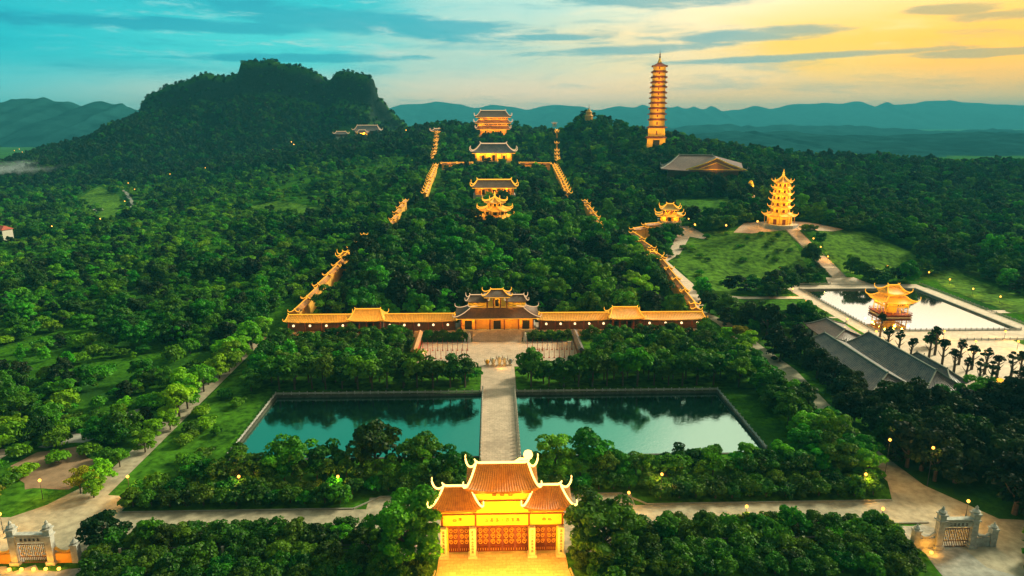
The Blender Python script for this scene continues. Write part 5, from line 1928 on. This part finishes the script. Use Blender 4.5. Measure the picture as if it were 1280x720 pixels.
# ------------------------------------------------------------------ the woods
pts = []


def scatter(x0, x1, y0, y1, sp, fn, seed):
    r = np.random.RandomState(seed)
    X, Y = np.meshgrid(np.arange(x0, x1, sp), np.arange(y0, y1, sp))
    X = (X + r.uniform(-.45, .45, X.shape) * sp).ravel()
    Y = (Y + r.uniform(-.45, .45, Y.shape) * sp).ravel()
    Z = terr(X, Y)
    px, py, dep = proj(np.stack([X, Y, Z], -1))
    k = (px > -190) & (px < 1470) & (py < 830) & (dep > 60)
    for poly in NOTREE:
        k &= ~inside(poly, X, Y)
    X, Y, Z = X[k], Y[k], Z[k]
    sc, idx = fn(X, Y, r)
    k = sc > 0
    pts.append(np.stack([X, Y, Z, sc, idx], -1)[k])


# kinds for the wood: 0-4 broad, 5 dark, 6 bush, 7 bush, 8 lime
def f_centre(X, Y, r):
    sc = r.uniform(.55, 1.3, X.shape) * (.8 + .4 * fbm(X / 30, Y / 30, 61, 3))
    idx = r.choice([0, 1, 2, 3, 4, 1, 3, 5, 5, 8], X.shape)
    idx = np.where((idx == 8) & (r.rand(*X.shape) < .5), 5, idx)
    return sc, idx


def f_left(X, Y, r):
    n = fbm(X / 38, Y / 38, 41, 4)
    nb = fbm(X / 110, Y / 110, 44, 3)
    sc = np.where(n > .575, r.uniform(.5, 1.15, X.shape), r.uniform(.6, 1.5, X.shape))
    idx = np.where(n > .575, r.choice([0, 1, 2, 3, 4, 5], X.shape), r.choice([6, 7, 6, 7, 1, 8, 5], X.shape))
    sc = np.where((n <= .575) & ((idx == 1) | (idx == 5)), sc * .5, sc)
    sc = np.where(idx == 8, sc * .42, sc)
    sc = np.where((n < .36) & (r.rand(*X.shape) < .55), 0, sc)
    sc = np.where((nb < .34) & (r.rand(*X.shape) < .5), 0, sc)
    return sc, idx


def f_right(X, Y, r):
    n = fbm(X / 60, Y / 60, 51, 3)
    sc = r.uniform(.6, 1.35, X.shape) * np.where(n > .6, .8, 1)
    return sc, r.choice([0, 2, 4, 5, 5, 3, 2, 0], X.shape)


scatter(-82, 86, 291, 470, 7.4, lambda X, Y, r: (lambda a: (a[0] * 1.3, a[1]))(f_centre(X, Y, r)), 1)
scatter(-100, 130, 470, 1000, 8.0, f_centre, 2)
scatter(-330, -104, 178, 330, 5.2, f_left, 3)
scatter(-420, -95, 330, 620, 6.0, f_left, 4)
scatter(-900, -420, 330, 700, 8.0, f_left, 9)
scatter(-1000, -100, 620, 900, 8.5, f_left, 5)
scatter(100, 330, 262, 470, 7.0, f_right, 6)
scatter(130, 520, 470, 700, 7.5, f_right, 7)
scatter(330, 560, 262, 470, 7.5, f_right, 12)
scatter(130, 800, 700, 960, 9.0, f_right, 8)
scatter(-100, 330, 1000, 1160, 9.5, f_right, 13)


def f_mount(X, Y, r):
    zz = terr(X, Y)
    st_ = np.abs(terr(X, Y + 6) - zz) + np.abs(terr(X + 6, Y) - zz)
    return np.where((st_ > 13) & (fbm(X / 18, Y / 18, 71, 3) > .56), 0, r.uniform(.7, 1.25, X.shape) * np.where(Y > 1250, .6, 1)), r.choice([5, 5, 5, 5, 0, 2], X.shape)


scatter(-1000, -100, 900, 1345, 6.6, f_mount, 10)
pts[-1][:, 2] -= np.where(pts[-1][:, 1] > 1250, 2.0, 0)
scatter(hp[0] - 44, hp[0] + 44, 598, 622, 7, lambda X, Y, r: (r.uniform(.95, 1.25, X.shape), r.choice([0, 2, 4, 5], X.shape)), 15)
PT_ = np.concatenate(pts)
# the largest in view become trees of their own
px, py, dep = proj(PT_[:, :3])
see = (px > 0) & (px < 1280) & (py > 0) & (py < 720)
big = np.where(PT_[:, 4] >= 6, np.where(PT_[:, 4] == 8, 1.0, .55), 1.0) * PT_[:, 3] / dep
order = np.argsort(np.where(see, -big, 1))
keyof = {0: 'broad', 1: 'broad', 2: 'broad', 3: 'broad', 4: 'broad', 5: 'dark', 6: 'bush', 7: 'bush', 8: 'lime'}
used = np.zeros(len(PT_), bool)
nt_ = sum(1 for i in INDIV if NAMES[i[0]][1] == 'tree')
nb_ = sum(1 for i in INDIV if NAMES[i[0]][1] == 'bush')
for i in order:
    key = keyof[int(PT_[i, 4])]
    if key == 'bush':
        if nb_ >= 200: continue
        nb_ += 1
    else:
        if nt_ >= 305: continue
        nt_ += 1
    used[i] = True
    x, y = PT_[i, 0], PT_[i, 1]
    reg = 'in the scrub left of the pale straight road' if x < -90 else ('in the wood behind the front gallery' if x < 90 else 'in the wood right of the right gallery')
    what = {'broad': 'broad green tree', 'dark': 'dark green tree', 'bush': 'low bush', 'lime': 'yellow green tree'}[key]
    plant(key, x, y, PT_[i, 3], '%s %s' % (what, reg), 'trees and bushes ' + reg, PT_[i, 2], PT_[i, 3] and random.uniform(.75, 1.35), int(PT_[i, 4]) if key == 'broad' else None)
    if nt_ >= 305 and nb_ >= 200:
        break
FOR = PT_[~used]
print('individual', len(INDIV), 'tree', nt_, 'bush', nb_, 'wood', len(FOR))
wood = bpy.data.meshes.new('woodland')
wood.vertices.add(len(FOR))
wood.vertices.foreach_set('co', FOR[:, :3].astype(np.float32).ravel())
for nm_, arr in (('turn', RS.uniform(0, 6.28, len(FOR))),):
    a = wood.attributes.new(nm_, 'FLOAT', 'POINT')
    a.data.foreach_set('value', arr.astype(np.float32))
sv = FOR[:, 3:4] * np.stack([RS.uniform(.85, 1.18, len(FOR)), RS.uniform(.85, 1.18, len(FOR)), RS.uniform(.72, 1.38, len(FOR))], -1)
a = wood.attributes.new('stretch', 'FLOAT_VECTOR', 'POINT')
a.data.foreach_set('vector', sv.astype(np.float32).ravel())
a = wood.attributes.new('which', 'INT', 'POINT')
a.data.foreach_set('value', FOR[:, 4].astype(np.int32))
wo = bpy.data.objects.new('woodland', wood)
COL.objects.link(wo)
tag(wo, 'dense green woods and scrub covering the valley and hills around the temple', None, None, 'stuff')
srcs = {}
for o in COL.objects:
    if o.name.startswith('crown') and o.data.name not in srcs:
        srcs[o.data.name] = o
want = [KINDS['broad'][0][i] for i in range(5)] + [KINDS['dark'][0][0], KINDS['bush'][0][0], KINDS['bush'][0][1], KINDS['lime'][0][0]]
ng = bpy.data.node_groups.new('woodland', 'GeometryNodeTree')
ng.interface.new_socket('Geometry', in_out='INPUT', socket_type='NodeSocketGeometry')
ng.interface.new_socket('Geometry', in_out='OUTPUT', socket_type='NodeSocketGeometry')
N = ng.nodes
gi, go = N.new('NodeGroupInput'), N.new('NodeGroupOutput')
jn = N.new('GeometryNodeJoinGeometry')
for me in reversed(want):
    oi = N.new('GeometryNodeObjectInfo')
    oi.inputs['Object'].default_value = srcs[me.name]
    oi.inputs['As Instance'].default_value = True
    ng.links.new(oi.outputs['Geometry'], jn.inputs[0])
ip = N.new('GeometryNodeInstanceOnPoints')
ip.inputs['Pick Instance'].default_value = True


def attr(nm_, typ):
    a_ = N.new('GeometryNodeInputNamedAttribute')
    a_.data_type = typ
    a_.inputs[0].default_value = nm_
    return a_.outputs[0]


ng.links.new(gi.outputs[0], ip.inputs['Points'])
ng.links.new(jn.outputs[0], ip.inputs['Instance'])
ng.links.new(attr('which', 'INT'), ip.inputs['Instance Index'])
cx = N.new('ShaderNodeCombineXYZ')
ng.links.new(attr('turn', 'FLOAT'), cx.inputs[2])
ng.links.new(cx.outputs[0], ip.inputs['Rotation'])
ng.links.new(attr('stretch', 'FLOAT_VECTOR'), ip.inputs['Scale'])
ng.links.new(ip.outputs[0], go.inputs[0])
wo.modifiers.new('woodland', 'NODES').node_group = ng

# ------------------------------------------------------------------ lamps
lp0 = None


def lamp(x, y, label, group, h=4.0, r=.42, power=420, z=None):
    global lp0
    z = float(terr(x, y)) if z is None else z
    if lp0 is None:
        lp0 = thing('garden_lamp', label, 'lamp', (x, y, z), 0, group)
        MB().lathe([(.16, -.3), (.08, .4), (.06, 3.6)], 6).build('pole', 'dark_metal', lp0)
        MB().lathe([(.1, -.42), (.3, -.3), (.42, 0), (.3, .3), (.1, .42)], 8).build('lamp_head', 'lamp_glow', lp0, True)
        t = lp0
    else:
        t = thing('garden_lamp', label, 'lamp', (x, y, z), 0, group)
        for c in lp0.children:
            if c.type == 'MESH':
                copy_child(c, t)
    for c in t.children:
        if c.name.startswith('pole'):
            c.scale = (1, 1, h / 4.0)
        else:
            c.location = (0, 0, h)
            c.scale = (r / .42,) * 3
    if power:
        light(t, (0, -.9, h + .15), power, (1, .46, .08), .3)
    return t


for px, py, lab in [(990, 369, 'garden lamp at the left back corner of the bright pond'), (958, 350, 'garden lamp left of the pond, beside the dark tree'), (975, 343, 'garden lamp on the lawn left of the foot of the long stair'),
                    (1013, 343, 'garden lamp at the foot of the long stair'), (1034, 328, 'lowest lamp along the right side of the long stair'), (1025, 316, 'second lamp up the right side of the long stair'),
                    (1016, 305, 'third lamp up the right side of the long stair'), (1008, 293, 'topmost lamp along the right side of the long stair'), (1071, 341, 'garden lamp behind the back of the bright pond, left one'),
                    (1108, 341, 'garden lamp behind the back of the bright pond, right one'), (1160, 348, 'first lamp on the slope right of the bright pond'), (1186, 357, 'second lamp on the slope right of the bright pond'),
                    (1215, 369, 'third lamp on the slope right of the bright pond'), (1249, 379, 'lamp on the spur path right of the bright pond'), (1179, 424, 'lamp at the near edge of the bright pond, left one'),
                    (1255, 424, 'lamp at the near edge of the bright pond, right one'), (1271, 437, 'lamp on the small lawn corner by the terrace'), (1218, 437, 'lamp among the pollarded trees'),
                    (1007, 385, 'lamp on the walk left of the bright pond, upper one'), (1058, 408, 'lamp on the walk left of the bright pond, lower one'), (1094, 424, 'lamp at the near left corner of the bright pond')]:
    q = at(px, py) if py > 362 else on(px, py)
    lamp(q[0], q[1], lab, 'lamps around the bright pond', 3.4, .42, 1300)
for px, py, lab in [(1037, 281, 'terrace lamp right of the pagoda, nearest the path'), (1041, 274, 'terrace lamp right of the pagoda, in the trees'), (1014, 274, 'terrace lamp close to the pagoda base'), (1064, 281, 'third terrace lamp right of the pagoda'),
                    (1072, 275, 'fourth terrace lamp right of the pagoda'), (1089, 281, 'brightest terrace lamp right of the pagoda'), (1118, 279, 'last terrace lamp at the wood edge'), (914, 239, 'lamp left of the golden statue'), (923, 245, 'lower lamp left of the golden statue'),
                    (926, 236, 'lamp just beside the golden statue'), (946, 258, 'lamp below the golden statue'), (868, 289, 'lamp in the dark trees left of the pagoda'), (907, 290, 'yellow lamp in the shrubs left of the stair head'),
                    (946, 286, 'lamp on the terrace left of the pagoda'), (888, 272, 'lamp at the edge of the upper lawn')]:
    q = on(px, py)
    lamp(q[0], q[1], lab, 'lamps around the pagoda', 4.5, .6, 700)
for px, py, lab in [(54, 624, 'lamp on the green corner left of the left road'), (163, 619, 'lamp at the corner of the left road by the golden tree'), (301, 619, 'lamp behind the left hedge, nearer the corner'), (424, 619, 'lamp behind the left hedge, nearer the gate'),
                    (785, 640, 'lamp behind the big tree right of the main gate'), (826, 616, 'lamp hidden in the right hedge'), (931, 658, 'lamp in the right garden strip'), (1079, 616, 'lamp in the hedge at the right corner'), (1100, 661, 'lamp at the right end of the garden strip'),
                    (1206, 651, 'lamp behind the lower right stone gate'), (5, 668, 'lamp at the left edge behind the lit stone gate')]:
    q = at(px, py)
    lamp(q[0], q[1], lab, 'lamps along the cross road', 5.0, .36, 1700)
for px, py, lab in [(1166, 562, 'brightest lamp in the dark wood at lower right'), (1112, 552, 'small lamp in the dark wood, left of the brightest'), (1125, 530, 'small lamp at the top of the dark wood')]:
    q = at(px, py, 10)
    lamp(q[0], q[1], lab, 'lamps in the dark wood', 10.5, .36, 900)
FL = [(29, 195, 'bright yellow light in the far left valley'), (19, 193, 'small light beside the bright one in the far left valley'), (82, 175, 'light at the foot of the far blue hills'), (71, 178, 'faint light below the far blue hills'), (23, 178, 'faint light at the far left valley edge'),
      (214, 229, 'light on the lower slope of the mountain'), (162, 241, 'upper light beside the curved road'), (170, 249, 'middle light beside the curved road'), (158, 266, 'lower light beside the curved road'), (68, 301, 'orange light in the scrub near the little house'),
      (128, 291, 'pale light in the scrub below the curved road'), (365, 186, 'upper light on the mountain foot left of the temple'), (368, 190, 'lower light on the mountain foot left of the temple'), (342, 197, 'light on the wooded slope below the mountain'),
      (323, 204, 'second light on the wooded slope below the mountain'), (258, 221, 'faint light on the mountain slope'), (508, 172, 'orange light between the mountain temple and the left gallery'), (860, 285, 'pale light by the path behind the small lit pavilion')]
for px, py, lab in FL:
    q = on(px, py)
    lamp(q[0], q[1], lab, 'distant village lights', 11.0 if q[1] > 500 else 6, .75 if q[1] > 900 else .45, 0)
q = at(1250, 477, 6)
ln = thing('lantern', 'yellow lantern hanging in a pollarded tree at the right edge', 'lantern', (q[0], q[1], 5.4))
MB().lathe([(.2, 0), (1.0, .4), (1.2, .9), (.9, 1.5), (.2, 1.8)], 10).build('shade', 'led_gold', ln)
MB().tube([(0, 0, 1.8), (0, 0, 2.4)], .05, 4).build('cord', 'dark_metal', ln)

# smoke drifting over the far left valley
q = on(18, 222)
sm = bpy.data.meshes.new('smoke')
bm = bmesh.new()
bmesh.ops.create_icosphere(bm, subdivisions=3, radius=1)
bm.to_mesh(sm)
bm.free()
so = bpy.data.objects.new('smoke', sm)
COL.objects.link(so)
so.location = (q[0], q[1], q[2] + 10)
so.scale = (75, 110, 22)
mm = bpy.data.materials.new('smoke')
mm.use_nodes = True
t = NT(mm.node_tree)
o_ = t.n('ShaderNodeOutputMaterial')
pv = t.n('ShaderNodeVolumePrincipled')
pv.inputs['Color'].default_value = (.8, .95, 1, 1)
tc = t.n('ShaderNodeTexCoord')
ln_ = t.n('ShaderNodeVectorMath', operation='LENGTH')
t.l(tc.outputs['Object'], ln_.inputs[0])
n_ = t.noise(tc.outputs['Object'], 2.2, 4, .6)
dn = t.math('MULTIPLY', t.step(t.math('ADD', n_, t.math('MULTIPLY', ln_.outputs['Value'], -.55)), .12, .42), .011)
t.l(dn, pv.inputs['Density'])
t.l(pv.outputs[0], o_.inputs['Volume'])
sm.materials.append(mm)
tag(so, 'pale drift of smoke lying over the far left valley', None, None, 'stuff')
